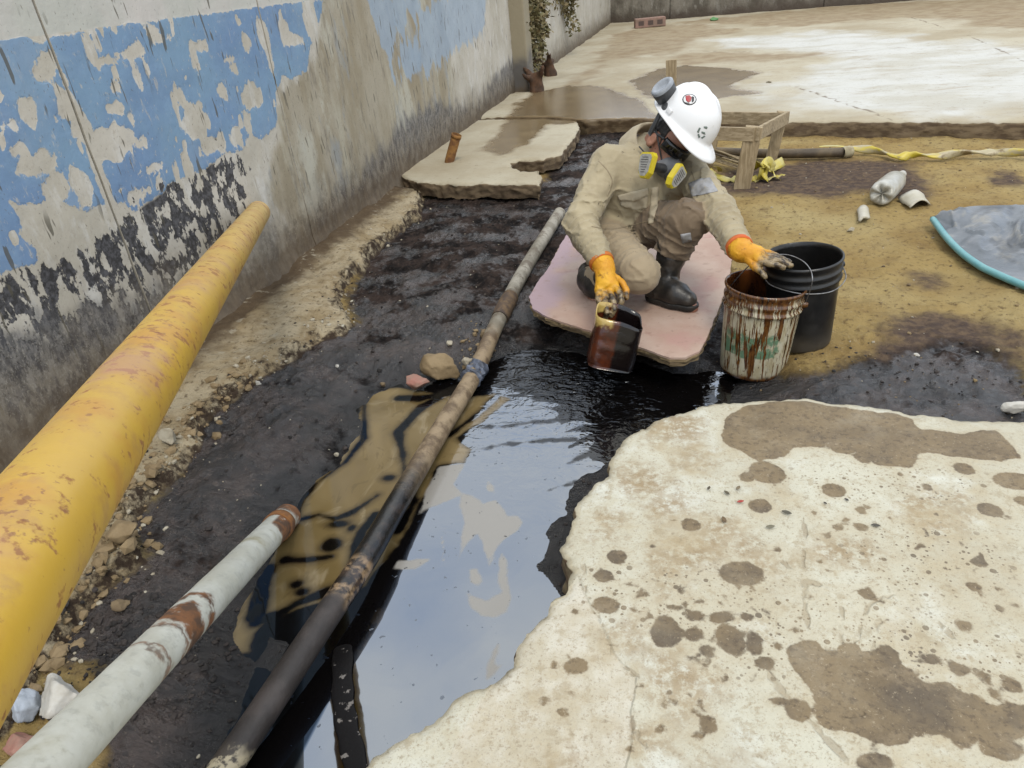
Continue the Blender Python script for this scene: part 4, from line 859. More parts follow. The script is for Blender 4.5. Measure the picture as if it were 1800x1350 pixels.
def sheet(poly, z0, z1, seed, amp, inset):
    b = resample(poly, .014); nr = np.roll(b, -1, 0)-np.roll(b, 1, 0); nr = np.stack([nr[:, 1], -nr[:, 0]], 1); nr /= np.linalg.norm(nr, axis=1)[:, None]
    area = .5*np.sum(b[:, 0]*np.roll(b[:, 1], -1)-np.roll(b[:, 0], -1)*b[:, 1]); nr *= 1 if area > 0 else -1
    nz_ = amp*fbm(b[:, 0]*30, b[:, 1]*30, oct=4, seed=seed)-inset
    b2 = b+nr*nz_[:, None]; n = len(b2)
    V = np.concatenate([np.column_stack([b2, np.full(n, z1)]), np.column_stack([b2, np.full(n, z0)])])
    up = list(range(n)) if area > 0 else list(range(n))[::-1]
    F = [up, [i+n for i in up][::-1]]
    for i in range(n):
        j = (i+1) % n; f = [i, i+n, j+n, j]; F.append(f if area > 0 else f[::-1])
    return V, F
V, F = sheet(bp, .0665, .075, 91, .003, 0); make('painted_face', V, F, PINK, bt, smooth=False)
for i, (za, zb) in enumerate([(.056, .0655), (.046, .055), (.036, .045)]):
    V, F = sheet(bp, za, zb, 92+i, .009, .004*i-.002); make('ply_layer', V, F, PLY, bt, smooth=False)

# ------------------------------------------------------------------ rough wooden stool frame wrapped in tape
s = Mat('weathered_wood', .82, .3)
def wood_mat(name, a, b_, sc):
    s = Mat(name, .82, .3)
    c = s.mix(s.step(s.noise(14, 5, .65, dist=.5, sc=sc), .38, .62), a, b_); c = s.mix(s.mul(s.step(s.noise(5, 5, .65), .55, .7), .5), c, (.13, .095, .055))
    return s.set(c, normal=s.bump(s.noise(22, 5, .65, sc=sc), .6, .004))
WOODV = wood_mat('weathered_wood_upright', (.42, .33, .205), (.28, .21, .12), (4, 4, .5)); WOODH = wood_mat('weathered_wood_rail', (.42, .335, .215), (.27, .205, .12), (.5, 4, 4))
fb = at(1303, 334, .0); ft = aty(1326, 222, fb[1]-.01); rb_ = at(1352, 292, .0); rt = aty(1376, 196, rb_[1]-.0)
rb_[2] = gz(*rb_[:2])-.01; fb[2] = gz(*fb[:2])-.01
ex = np.array([-.46, .10, .012])
stl = thing('wooden_stool', 'bare rough wooden stool frame with four legs and no seat, standing behind the worker', 'stool', fb)
LEGW, LEGT = .105, .05
side = (rt-ft)/np.linalg.norm(rt-ft)
for a, b in ((fb, ft), (rb_, rt), (fb+ex, ft+ex), (rb_+ex*.95, rt+ex*.95)):
    V, F = bar(a, b, LEGT, LEGW if a is fb else .075, up=(1, .0, 0)); make('leg', V, F, WOODV, stl, smooth=False)
dn = np.array([0, 0, -.045])
for a, b in ((ft, ft+ex), (rt, rt+ex*.95)):
    V, F = bar(a+dn+np.array([0, -.028, 0]), b+dn+np.array([0, -.028, 0]), .022, .085); make('rail', V, F, WOODH, stl, smooth=False)
for a, b in ((ft, rt), (ft+ex, rt+ex*.95)):
    o2 = np.array([.030, 0, 0]) if a is ft else np.array([-.03, 0, 0])
    V, F = bar(a+dn+o2+side*-.03, b+dn+o2+side*.03, .022, .085); make('side_rail', V, F, WOODH, stl, smooth=False)

YTAPE = simple('yellow_tape', (.58, .47, .06), (.50, .43, .16), 9, .4, .004, 14)
def ribbon(pts, wd, n=40, tw=0.0, amp=.01, seed=1, th=.0015):
    p = smooth_path(pts, n); T = np.gradient(p, axis=0); T /= np.linalg.norm(T, axis=1)[:, None]; V = []
    for i in range(n):
        a, b, _ = frame_of(T[i]); an = tw*i+amp*20*vnoise([i*.25], [seed*3.1])[0]; d = a*cos(an)+b*sin(an)
        nn = np.cross(T[i], d); wv = amp*vnoise([i*.4], [seed*7.7])[0]
        for k, f in enumerate((-.5, -.17, .17, .5)): V.append(p[i]+d*wd*f+nn*(wv+.25*amp*vnoise([i*.6+k*3], [seed*1.7])[0]))
    return np.array(V), grid_faces(n, 4)
def thicken(V, F, t):
    nrm = np.zeros_like(V)
    for f in F:
        a, b, c = V[f[0]], V[f[1]], V[f[2]]; q = np.cross(b-a, c-a); nrm[list(f)] += q
    nrm /= np.linalg.norm(nrm, axis=1)[:, None]+1e-12; n = len(V)
    W = np.concatenate([V, V-nrm*t]); G = [tuple(f) for f in F]+[tuple(i+n for i in f)[::-1] for f in F]
    from collections import Counter
    ec = Counter(); ed = {}
    for f in F:
        for i in range(len(f)):
            a, b = f[i], f[(i+1) % len(f)]; ec[(min(a, b), max(a, b))] += 1; ed[(min(a, b), max(a, b))] = (a, b)
    for e, k in ec.items():
        if k == 1: a, b = ed[e]; G.append((b, a, a+n, b+n))
    return W, G
tp = thing('caution_tape', 'crumpled yellow plastic tape heaped round the foot of the stool leg', 'tape', at(1350, 310, .02))
for pts, wd, tw in [([at(1328, 312, .02), at(1345, 300, .06), at(1362, 292, .03), at(1376, 284, .02)], .07, .04), ([at(1325, 316, .02), at(1350, 314, .015), at(1376, 308, .02)], .06, .0), ([at(1336, 316, .02), at(1342, 294, .11), at(1352, 283, .12), at(1360, 300, .04), at(1368, 312, .02)], .06, .1),
                    ([at(1244, 300, .02), at(1270, 312, .02), at(1298, 316, .02), at(1330, 314, .02)], .06, .02), ([at(1322, 300, .05), at(1335, 290, .10), at(1345, 300, .09), at(1352, 316, .02)], .07, -.08)]:
    V, F = ribbon(pts, wd, 28, tw, .012, len(pts)+wd*100); V, F = thicken(V, F.tolist(), .0012); make('tape_strip', V, F, YTAPE, tp)
sk = thing('stick_bundle', 'bundle of thin pale sticks tied with yellow tape under the stool', 'sticks', at(1270, 300, .03))
STK = wood_mat('split_cane', (.40, .32, .20), (.28, .21, .12), (1, 3, 3))
for i in range(11):
    ox = np.array([RNG.normal(0, .012), RNG.normal(0, .035), .03+.012*(i % 5)+RNG.uniform(0, .01)])
    a = at(1226, 284, 0)+ox+np.array([0, 0, .04]); b = at(1306, 302, 0)+ox*1.1+RNG.normal(0, .008, 3); V, F = tube(smooth_path([a, (a+b)/2+RNG.normal(0, .006, 3), b], 8), RNG.uniform(.005, .008), 7); make('stick', V, F, STK, sk)
V, F = tube([at(1262, 291, .0)+[0, -.06, .07], at(1262, 291, .0)+[.0, .05, .07]], .03, 8); 
V, F = ribbon([at(1258, 293, .10), at(1264, 296, .06), at(1266, 302, .02)], .035, 12, 0, .004, 5); V, F = thicken(V, F.tolist(), .001); make('binding_tape', V, F, YTAPE, sk)
V, F = tube(smooth_path([at(1228, 262, .14), at(1262, 272, .11), at(1310, 288, .03)], 10), .008, 7); make('stick', V, F, wood_mat('dark_stick', (.10, .075, .05), (.06, .045, .03), (1, 3, 3)), sk)

# pipe and tape along the kerb
pk = thing('kerb_pipe', 'short muddy brown pipe lying along the kerb behind the stool', 'pipe', at(1370, 274, .03))
MUDP = simple('muddy_pipe', (.16, .115, .06), (.07, .05, .03), 7, .6, .004, 40)
za = .045
V, F = tube(smooth_path([at(1240, 266, za), at(1360, 270, za), at(1482, 268, za)], 30), .034, 20); make('pipe_body', V, F, MUDP, pk)
V, F = tube(smooth_path([at(1481, 268, za), at(1497, 266, za)], 5), [.036, .043, .04, .043, .036], 20); make('end_fitting', V, F, simple('pale_fitting', (.40, .35, .22), (.26, .21, .12), 20, .7), pk)
V, F = ribbon([at(1440, 258, za+.02), at(1462, 256, za+.03), at(1484, 258, za+.035)], .035, 12, 0, .003, 3); V, F = thicken(V, F.tolist(), .0012); make('tape_wrap', V, F, YTAPE, pk)
s = Mat('twisted_tape', .42); c = s.mix(s.step(s.noise(5, 4, .6, sc=(1, 3, 3)), .42, .58), (.55, .43, .04), (.42, .36, .22)); c = s.mix(s.step(s.noise(9, 4, .6), .58, .68), c, (.20, .14, .06))
TW = s.set(c, normal=s.bump(s.noise(30, 4, .6), .4, .004))
p = smooth_path([at(1495, 260, .06), at(1540, 265, .05), at(1578, 275, .04), at(1610, 272, .045), at(1650, 274, .04), at(1700, 268, .05), at(1760, 268, .05), at(1830, 268, .05), at(1900, 268, .05)], 110)
V, F = tube(p, .027+.006*vnoise(np.arange(110)*.3, np.zeros(110), seed=4), 10, flat=.42, twist=.13); o = make('yellow_tape', V, F, TW, None, base=at(1650, 274, .03)); tag(o, 'long twisted yellow barrier tape stretched along the foot of the far kerb', 'tape')

# ------------------------------------------------------------------ tarpaulin with teal hem
TE = [at(1640, 386, .05), at(1662, 416, .045), at(1690, 445, .04), at(1722, 468, .04), at(1746, 480, .04), at(1790, 499, .04), at(1850, 522, .04)]
TB = [at(1645, 384, .06), at(1672, 372, .07), at(1702, 363, .10), at(1745, 361, .13), at(1790, 360, .12), at(1850, 360, .10), at(1960, 372, .07)]
e1 = smooth_path(TE, 70); e2 = smooth_path(TB, 70); nv = 50; V = []
for i in range(70):
    for k in range(nv):
        f = k/(nv-1); q = e1[i]*(1-f)+e2[i]*f
        q = q+np.array([0, 0, sin(pi*f)**.7*(.012+.03*fbm([q[0]*3.2+q[1]*2], [q[1]*4.5-q[0]*2], oct=2, seed=21)[0]+.05*max(0, 1-abs(fbm([q[0]*2.6+q[1]*1.2], [q[1]*2.2-q[0]*2.2], oct=2, seed=22)[0])*5)+.012*max(0, 1-abs(fbm([q[0]*9+q[1]*3], [q[1]*6-q[0]*7], oct=2, seed=25)[0])*4))]); V.append(q)
V = np.array(V); F = grid_faces(70, nv)
tt_ = thing('tarpaulin', 'grey crumpled tarpaulin with a teal hem lying on the dirt at the right', 'tarpaulin', at(1720, 430, .02))
s = Mat('grey_sheet', .42, .5); c = s.mix(s.step(s.noise(4, 5, .65), .38, .62), (.115, .13, .145), (.185, .20, .22)); c = s.mix(s.mul(s.step(s.noise(7, 5, .65), .54, .66), .75), c, (.30, .285, .25)); c = s.mix(s.mul(s.step(s.noise(3, 4, .6), .56, .66), .7), c, (.045, .048, .05))
V2, F2 = thicken(V, F.tolist(), .003); make('sheet', V2, F2, s.set(c, normal=s.bump(s.noise(26, 5, .65), .5, .008)), tt_)
V, F = tube(smooth_path(TE, 60)+np.array([0, 0, .002]), .0165, 14); make('hem', V, F, simple('teal_vinyl', (.12, .33, .35), (.17, .38, .39), 14, .4, .003, 50), tt_)

# ------------------------------------------------------------------ bottle and white scraps
b0 = at(1547, 362, .0); b0[2] = gz(*b0[:2])+.072; b1 = at(1584, 318, .0); b1[2] = gz(*b1[:2])+.045
d = b1-b0; L = np.linalg.norm(d); M = np.stack(frame_of(d), 1); bo = b0-d/L*.035
bt_ = thing('plastic_bottle', 'dirty whitish plastic bottle lying on the dirt, base towards the camera', 'bottle', b0)
s = Mat('milky_plastic', .3, .5); c = s.mix(s.step(s.noise(9, 5, .6), .4, .64), (.47, .46, .41), (.34, .32, .26)); MILK = s.set(c, normal=s.bump(s.noise(22, 4, .6), .4, .006))
prof = [(.001, .016), (.02, .012), (.04, .0), (.058, -.004), (.068, .012), (.071, .03), (.071, .07), (.069, .1), (.071, .13), (.070, .2), (.068, L*.62), (.052, L*.76), (.038, L*.86), (.026, L*.95), (.021, L*.99), (.021, L*1.03)]
V, F = lathe(prof, 40, M, bo); an = np.tile(np.linspace(0, 2*pi, 40, endpoint=False), len(prof)); zz = np.repeat([p[1] for p in prof], 40)
pet = np.exp(-(zz/.03)**2)*.010*np.cos(5*an); V = V+np.outer(pet, M[:, 2])+(.004*fbm(V[:, 0]*16, V[:, 1]*16, V[:, 2]*16, seed=24))[:, None]*M[:, 0]; make('bottle_body', V, F, MILK, bt_)
V, F = lathe([(.001, L*1.075), (.024, L*1.07), (.025, L*1.06), (.025, L*1.005), (.021, L*1.0)], 24, M, bo); make('cap', V, F, simple('pale_cap', (.52, .50, .45), (.44, .42, .37), 9, .5), bt_)
def patch(pts, z, nx, amp, name, mat, label, cat, th=.006, curl=.03, seed=0):
    """a bent scrap of sheet from four ground corners"""
    c = [np.array(at(*p, z)) for p in pts]; V = []
    for i in range(nx):
        for k in range(nx):
            u, v = i/(nx-1), k/(nx-1); q = (c[0]*(1-u)+c[1]*u)*(1-v)+(c[3]*(1-u)+c[2]*u)*v
            V.append(q+np.array([0, 0, curl*sin(pi*u)+amp*vnoise([u*3], [v*3], seed=seed)[0]+.008]))
    V, F = thicken(np.array(V), grid_faces(nx, nx).tolist(), th); V[:, 2] += gz(*c[0][:2])-z+.004
    return tag(make(name, V, F, mat, None, base=c[0]), label, cat)
SCR = simple('white_scrap', (.55, .52, .44), (.46, .42, .32), 12, .6, .003, 50)
patch([(1578, 352), (1622, 344), (1634, 362), (1600, 369)], .0, 10, .006, 'plastic_scrap', SCR, 'curved white plastic scrap on the dirt right of the bottle', 'scrap', .006, .035, 1)
patch([(1508, 376), (1522, 373), (1526, 393), (1511, 396)], .0, 7, .004, 'plaster_chip', SCR, 'small white chip on the dirt in front of the bottle', 'chip', .012, .014, 2)

# ------------------------------------------------------------------ rocks
def rock_mesh(c, r, seed, cuts=12, h=None, squash=(1, 1, 1), rough=.06):
    """a broken stone: a ball trimmed by planes, roughened, as one closed surface"""
    rg = np.random.default_rng(seed); f = Field((-1.15,)*3, (1.15,)*3, .075); f.add(f.ell((0, 0, 0), (1, 1, 1)))
    for _ in range(cuts):
        n = rg.normal(0, 1, 3); n /= np.linalg.norm(n); f.d = np.maximum(f.d, (f.X*n[0]+f.Y*n[1]+f.Z*n[2]-rg.uniform(.42, .82)).astype(np.float32))
    f.noise_shell(lambda x, y, z: .07*fbm(x*2.6+seed, y*2.6, z*2.6, oct=5, seed=seed, gain=.62), .35)
    V, F = f.mesh(); return V*np.asarray(r)*np.array(squash)+np.asarray(c), F
def stone_mat(name, a, b_, sc=12): return simple(name, a, b_, sc, .85, .006, 40)
TANR = stone_mat('tan_rock', (.27, .195, .105), (.20, .14, .07)); PALER = stone_mat('pale_stone', (.44, .40, .31), (.32, .27, .19)); BROWNR = stone_mat('brown_stone', (.20, .145, .08), (.13, .09, .05)); WHITER = stone_mat('plaster_lump', (.56, .54, .49), (.45, .42, .36)); REDR = stone_mat('red_brick', (.38, .17, .13), (.30, .20, .15)); GREYR = stone_mat('oiled_stone', (.012, .010, .009), (.045, .035, .03))
def stone(px, py, rx, rz, seed, mat, name, label, cat, z=.0, ry=None, cuts=11, sink=.25, group=None):
    p = at(px, py, z); p[2] = gz(p[0], p[1]); c = p+np.array([0, 0, rz*(1-sink)])
    V, F = rock_mesh(c, 1, seed, cuts, squash=(rx, ry or rx*.8, rz)); o = make(name, V, F, mat, None, smooth=True, base=p)
    return tag(o, label, cat, group)
stone(774, 628, .098, .075, 3, TANR, 'rock', 'large angular tan rock sitting in black mud left of the long pipe', 'rock', ry=.075)
stone(733, 672, .062, .05, 8, REDR, 'brick_fragment', 'pink broken brick fragment on the oil edge below the tan rock', 'brick', z=-.06, ry=.05, cuts=14)
stone(820, 617, .030, .03, 12, PALER, 'stone', 'pale lump between the tan rock and the long pipe', 'stone')
stone(842, 606, .038, .035, 13, TANR, 'stone', 'crumbly tan lump against the long pipe above the tan rock', 'stone')
stone(850, 580, .034, .03, 19, BROWNR, 'stone', 'brown crumbly lump touching the long pipe under its coupling', 'stone')
stone(790, 595, .018, .016, 14, PALER, 'stone', 'small pale pebble just behind the tan rock', 'stone')
stone(455, 677, .022, .012, 15, WHITER, 'pebble', 'white oval pebble on black mud beside the wall ledge', 'pebble', ry=.012)
stone(215, 1068, .030, .02, 16, BROWNR, 'stone', 'rounded brown stone in black mud between the yellow and white pipes', 'stone')
stone(583, 766, .012, .010, 17, PALER, 'pebble', 'tiny pale pebble on black mud left of the brown water', 'pebble')
stone(592, 638, .010, .010, 18, WHITER, 'pebble', 'tiny white pebble on black mud under the ledge corner', 'pebble')
stone(666, 645, .016, .014, 29, BROWNR, 'stone', 'small brown stone on mud left of the pink brick fragment', 'stone')
stone(1784, 720, .05, .03, 20, WHITER, 'stone', 'white stone at the right edge behind the near slab', 'stone', ry=.035)
stone(1495, 408, .022, .016, 21, PALER, 'stone', 'small pale stone on yellow dirt behind the black bucket', 'stone')
stone(1612, 620, .012, .008, 22, WHITER, 'pebble', 'tiny white pebble on mud between black bucket and near slab', 'pebble')
stone(300, 776, .045, .045, 23, PALER, 'rubble_lump', 'rounded plaster lump on the broken ledge edge below the yellow pipe', 'rubble', z=.05)
stone(228, 960, .05, .045, 24, TANR, 'rubble_lump', 'knobbly tan lump at the ledge corner right of the yellow pipe', 'rubble', z=.03)
stone(112, 1235, .085, .06, 25, WHITER, 'rubble_lump', 'big white plaster chunk left of the white pipe', 'rubble', z=.03, ry=.06, cuts=22)
stone(45, 1238, .045, .05, 26, stone_mat('bluish_plaster', (.42, .46, .52), (.33, .36, .40)), 'rubble_lump', 'bluish white plaster chunk under the near end of the yellow pipe', 'rubble', z=.05)
stone(28, 1302, .06, .03, 27, REDR, 'brick_fragment', 'pink brick piece in the lower left corner', 'brick', z=.03, ry=.04)
stone(75, 1330, .05, .03, 28, stone_mat('beige_chunk', (.42, .34, .28), (.33, .25, .19)), 'rubble_lump', 'beige chunk beside the pink brick piece in the lower left corner', 'rubble', z=.03, cuts=20)
# far brick
fbk = at(1142, 47, ZP); M = tilt_M((0, 0, 1), radians(12)); V, F = box(fbk+[0, 0, .085], .62, .26, .17, M, bev=.012)
bk = thing('hollow_brick', 'pinkish hollow brick lying near the far corner of the yard', 'brick', fbk); BRK = simple('fired_clay', (.33, .20, .16), (.25, .17, .13), 6, .9, .006, 30)
make('brick_body', V, F, BRK, bk, smooth=False)
for i in range(3):  # dark plates on the face; shade of the hollows put into their colour
    V, F = box(fbk+M@np.array([-.19+.19*i, -.1305, .085]), .11, .004, .085, M, bev=.001); make('hole_shade_plate', V, F, simple('hole_shadow_clay', (.13, .09, .075), (.10, .07, .06), 9, .95), bk, smooth=False)
# wooden stake standing in the puddle
pb = at(1180, 160, ZP); pt = aty(1180, 105, pb[1]); V, F = bar(pb-[0, 0, .02], pt, .11, .05, up=(0, 1, 0)); tag(make('wooden_stake', V, F, WOODV, None, smooth=False, base=pb), 'short square wooden stake upright in the puddle behind the worker', 'stake')
# rusty stub in the broken slab
ra = at(790, 284, ZP-.01); rt2 = aty(803, 236, ra[1]+.01); rs_ = thing('rusty_stub', 'short rusty orange pipe stub leaning out of the broken slab by the wall', 'pipe stub', ra)
V, F = tube(smooth_path([ra-[0, 0, .04], ra, rt2], 12), .038, 20, caps=False); RS = simple('orange_scale', (.33, .165, .045), (.17, .075, .03), 16, .9, .006, 30); make('pipe_body', V, F, RS, rs_)
V, F = lathe([(.038, 0), (.041, .0), (.041, -.03), (.038, -.03)], 20, np.stack(frame_of(rt2-ra), 1), rt2); make('rim', V, F, RS, rs_); V, F = lathe([(.038, -.02), (.001, -.02)], 20, np.stack(frame_of(rt2-ra), 1), rt2); make('rust_plug', V, F, RUSTB, rs_)
# small leaves and chips on the near slab
for i, (x, y, r, m_, lb_) in enumerate([(803, 366, .010, (.42, .07, .05), 'tiny red leaf on the near slab'), (692, 318, .008, (.10, .08, .05), 'small dark curled leaf left of the red leaf'), (795, 318, .010, (.22, .17, .10), 'tan leaf bit above the red leaf'), (755, 335, .010, (.12, .10, .06), 'dark leaf bit left above the red leaf'), (965, 405, .013, (.11, .10, .07), 'dark twisted leaf right of the red leaf'), (908, 455, .012, (.20, .18, .12), 'pale brown leaf sliver below the red leaf'), (1278, 450, .011, (.10, .09, .07), 'dark chip by the middle of the near slab'), (745, 430, .012, (.18, .12, .06), 'brown leaf bit beside the round stain'), (1176, 358, .006, (.06, .05, .045), 'tiny black grit chip under the round stain'), (1101, 370, .005, (.06, .05, .045), 'tiny black grit chip left of its twin')]):
    c = at(*zoom2(x, y), ZS+.004); an = RNG.uniform(0, pi); V = []
    for u in np.linspace(-1, 1, 7):
        for v in (-1, 0, 1): V.append(c+np.array([cos(an)*u-sin(an)*v*.45*(1-u*u*.9), sin(an)*u+cos(an)*v*.45*(1-u*u*.9), .25*u*u+.3*abs(v)*(1-u*u)+.05])*r)
    V, F = thicken(np.array(V), grid_faces(7, 3).tolist(), .0012); V[:, 2] += .0015
    tag(make('leaf' if 'leaf' in lb_ else 'grit_chip', V, F, simple('litter', m_, tuple(a*.7 for a in m_), 60, .7), None, base=c), lb_, 'leaf' if 'leaf' in lb_ else 'chip')

# rubble and grit: uncountable crumbs
def crumbs(name, n, sampler, rr, mat, seed):
    rg = np.random.default_rng(seed); parts = []
    ic = [rock_mesh((0, 0, 0), 1, 100+k, 7, squash=(1, .8, .65), rough=.0) for k in range(1)]
    bm = bmesh.new(); bmesh.ops.create_icosphere(bm, subdivisions=1, radius=1); bv = np.array([v.co[:] for v in bm.verts]); bm.verts.index_update(); bf = np.array([[v.index for v in f.verts] for f in bm.faces]); bm.free()
    pts = np.array([sampler(rg) for _ in range(n)]); zz, at2 = ground_fields(pts[:, 0], pts[:, 1]); VV, FF = [], []; c = 0
    for (x, y), z, po in zip(pts, zz, at2['pool']):
        if po < .012 or sdf_poly(np.array([[x, y]]), SLAB)[0] < .0: continue
        r = rr[0]*(rr[1]/rr[0])**(rg.random()**2.2); v = bv*(1+rg.uniform(-.3, .3, (len(bv), 1)))*r*np.array([1, rg.uniform(.6, 1), rg.uniform(.45, .8)])
        a = rg.uniform(0, 2*pi); v = v@np.array([[cos(a), -sin(a), 0], [sin(a), cos(a), 0], [0, 0, 1]]); VV.append(v+[x, y, z+r*.25]); FF.append(bf+c); c += len(bv)
    return tag(make(name, np.concatenate(VV), np.concatenate(FF), mat, None, smooth=False), kind='stuff')
def along(pts, z, sd):
    P = P2(pts, z)
    def f(rg):
        t = rg.random()*(len(P)-1); i = int(t); return P[i]+(P[i+1]-P[i])*(t-i)+rg.normal(0, sd, 2)
    return f
LE = [(742, 335), (690, 400), (600, 505), (616, 552), (545, 588), (490, 628), (430, 668), (350, 732), (296, 812), (226, 880), (225, 960), (165, 1020), (100, 1120), (60, 1200)]
crumbs('rubble', 420, along(LE[6:], .02, .035), (.004, .028), TANR, 1)
crumbs('rubble', 260, along(LE, .02, .05), (.003, .014), PALER, 2)
crumbs('rubble', 150, along([(840, 570), (850, 600), (820, 625), (740, 660)], 0, .04), (.004, .02), TANR, 3)
def inbox(x0, x1, y0, y1): return lambda rg: np.array([rg.uniform(x0, x1), y0+(y1-y0)*rg.random()**1.3])
crumbs('gravel', 2600, inbox(-1.9, -.1, .5, 5.2), (.002, .012), GREYR, 4)
crumbs('gravel', 260, inbox(-1.9, -.1, .5, 5.2), (.002, .007), PALER, 5)
crumbs('gravel', 700, inbox(.0, 2.4, 2.1, 6.3), (.002, .011), stone_mat('dirt_crumb', (.24, .17, .08), (.13, .09, .05)), 6)
crumbs('gravel', 160, inbox(.1, 2.4, 2.1, 6.3), (.003, .010), PALER, 7)
crumbs('gravel', 500, along([(130, 1050), (200, 1080), (250, 1130), (160, 1170), (330, 1180), (380, 1060)], 0, .08), (.003, .014), GREYR, 8)
crumbs('gravel', 110, along([(1430, 650), (1550, 640), (1680, 660), (1800, 690)], 0, .10), (.003, .010), GREYR, 9)

# ================================================================== CROUCHING WORKER
def cam_dir(x, y, z): return CR*x+CU*y-CF*z
def unit(v): return v/np.linalg.norm(v)
HC = J(1205, 215, 3.04)                               # centre of the helmet
U = unit(cam_dir(.52, .60, .60)); Fw = cam_dir(.41, -.77, .49); Fw = unit(Fw-U*(Fw@U)); Rt = np.cross(Fw, U)
HM = np.stack([Rt, Fw, U], 1)                         # head axes: his right, forward, up
def hp_(x, y, z): return HC+HM@np.array([x, y, z])
SK = dict(toeL=J(1216, 541, 3.085), heelL=J(1152, 520, 3.20), ankL=J(1165, 500, 3.19), shL_=J(1178, 452, 3.14), kneeL=J(1207, 388, 3.02), hipL=J(1118, 398, 3.40), hipR=J(1046, 405, 3.40), kneeR=J(1124, 482, 3.03), ankR=J(1038, 492, 3.33), toeR=J(1046, 526, 3.30),
          shR=J(1070, 288, 3.20), shL=J(1206, 292, 3.26), elR=J(1020, 392, 3.08), wrR=J(1058, 462, 2.94), elL=J(1262, 372, 3.00), wrL=J(1300, 436, 2.74), neck=J(1140, 262, 3.26), pel=J(1078, 400, 3.45), chest=J(1118, 325, 3.27), skull=hp_(0, -.01, -.085))
K = SK
bbx = np.array(list(K.values())); lo, hi = bbx.min(0)-.24, bbx.max(0)+.2
pbase = np.array([*K['pel'][:2], .075])
# --- body: one continuous surface under the clothes
f = Field(lo, hi, .0068)
f.add(f.cone(K['pel'], K['chest'], .105, .115)); f.add(f.cone(K['hipR'], K['hipL'], .085, .085), .05); f.add(f.cone(K['shR'], K['shL'], .055, .055), .05); f.add(f.cone(K['chest'], K['neck'], .09, .06), .05)
for a, b, r0, r1 in [('shR', 'elR', .048, .038), ('elR', 'wrR', .038, .028), ('shL', 'elL', .048, .038), ('elL', 'wrL', .038, .028), ('hipR', 'kneeR', .078, .052), ('kneeR', 'ankR', .052, .038), ('hipL', 'kneeL', .078, .052), ('kneeL', 'ankL', .052, .036), ('ankR', 'toeR', .036, .03), ('heelL', 'toeL', .034, .028)]:
    f.add(f.cone(K[a], K[b], r0, r1), .03)
f.add(f.cone(K['neck'], K['skull'], .058, .058), .03)
f.add(f.ell(K['skull'], (.078, .097, .105), HM), .02); f.add(f.ell(hp_(0, .035, -.165), (.058, .065, .055), HM), .03); f.add(f.cone(hp_(0, .088, -.125), hp_(0, .108, -.155), .010, .015), .012)
for sx in (1, -1):
    f.add(f.ell(hp_(.084*sx, -.018, -.128), (.013, .023, .036), HM), .006); f.cut(f.ell(hp_(.099*sx, -.010, -.126), (.010, .010, .020), HM))
f.add(f.cone(K['wrR'], J(1070, 508, 2.90), .026, .024), .02); f.add(f.cone(K['wrL'], J(1332, 452, 2.69), .026, .024), .02)
V, F = f.mesh(); SKIN = simple('skin', (.40, .20, .13), (.34, .155, .10), 20, .5, .001, 90)
person = make('person', V, F, SKIN, None, base=pbase)
tag(person, 'crouching worker in beige coverall, white hard hat and half-mask respirator, scooping oil with yellow gloves', 'person')
f = Field(K['skull']-.16, K['skull']+.16, .006); f.add(f.ell(K['skull'], (.082, .102, .109), HM))
lx = (f.X-HC[0])*Fw[0]+(f.Y-HC[1])*Fw[1]+(f.Z-HC[2])*Fw[2]; lz = (f.X-HC[0])*U[0]+(f.Y-HC[1])*U[1]+(f.Z-HC[2])*U[2]
f.d = np.maximum(f.d, np.minimum(lx-.022, 9)); f.d = np.maximum(f.d, -.165-lz-.35*np.minimum(-lx, .1)); f.noise_shell(lambda x, y, z: .003*fbm(x*60, y*60, z*60, oct=2, seed=141), .02)
for sx in (1, -1): f.cut(f.ell(hp_(.084*sx, -.012, -.130), (.03, .034, .045), HM))
V, F = f.mesh(); make('hair', V, F, simple('black_hair', (.012, .010, .009), (.03, .025, .02), 60, .6, .004, 120), person)
# --- coverall
def wrinkle(x, y, z):
    a = fbm(x*9+z*5, y*9-z*4, z*7, oct=3, seed=101); b = fbm(x*19-z*9, y*16, z*22, oct=2, seed=102)
    r = np.clip(.26-np.abs(a), 0, 1)/.26; r2 = np.clip(.22-np.abs(b), 0, 1)/.22
    out = .0042*r*r+.0022*r2*r2
    p = np.stack([x, y, z], 1)
    for c, s_ in ((K['elR'], .12), (K['elL'], .12), (K['kneeL'], .10), (K['pel'], .18), (K['kneeR'], .12)):
        out = out*(1+.9*np.exp(-((p-c)**2).sum(1)/s_**2))
    n1_ = np.abs(fbm(x*6.5+z*3, y*6.5-z*3, z*8.5, oct=2, seed=131)); n2_ = np.abs(fbm(x*13-z*4, y*12, z*17, oct=2, seed=132))
    out = .0068*np.clip(1-n1_/.24, 0, 1)**1.6+.0034*np.clip(1-n2_/.22, 0, 1)**1.6
    for c, s_ in ((K['elR'], .13), (K['elL'], .13), (K['kneeL'], .12), (K['pel'], .2)): out = out*(1+.5*np.exp(-((p-c)**2).sum(1)/s_**2))
    return out-.002
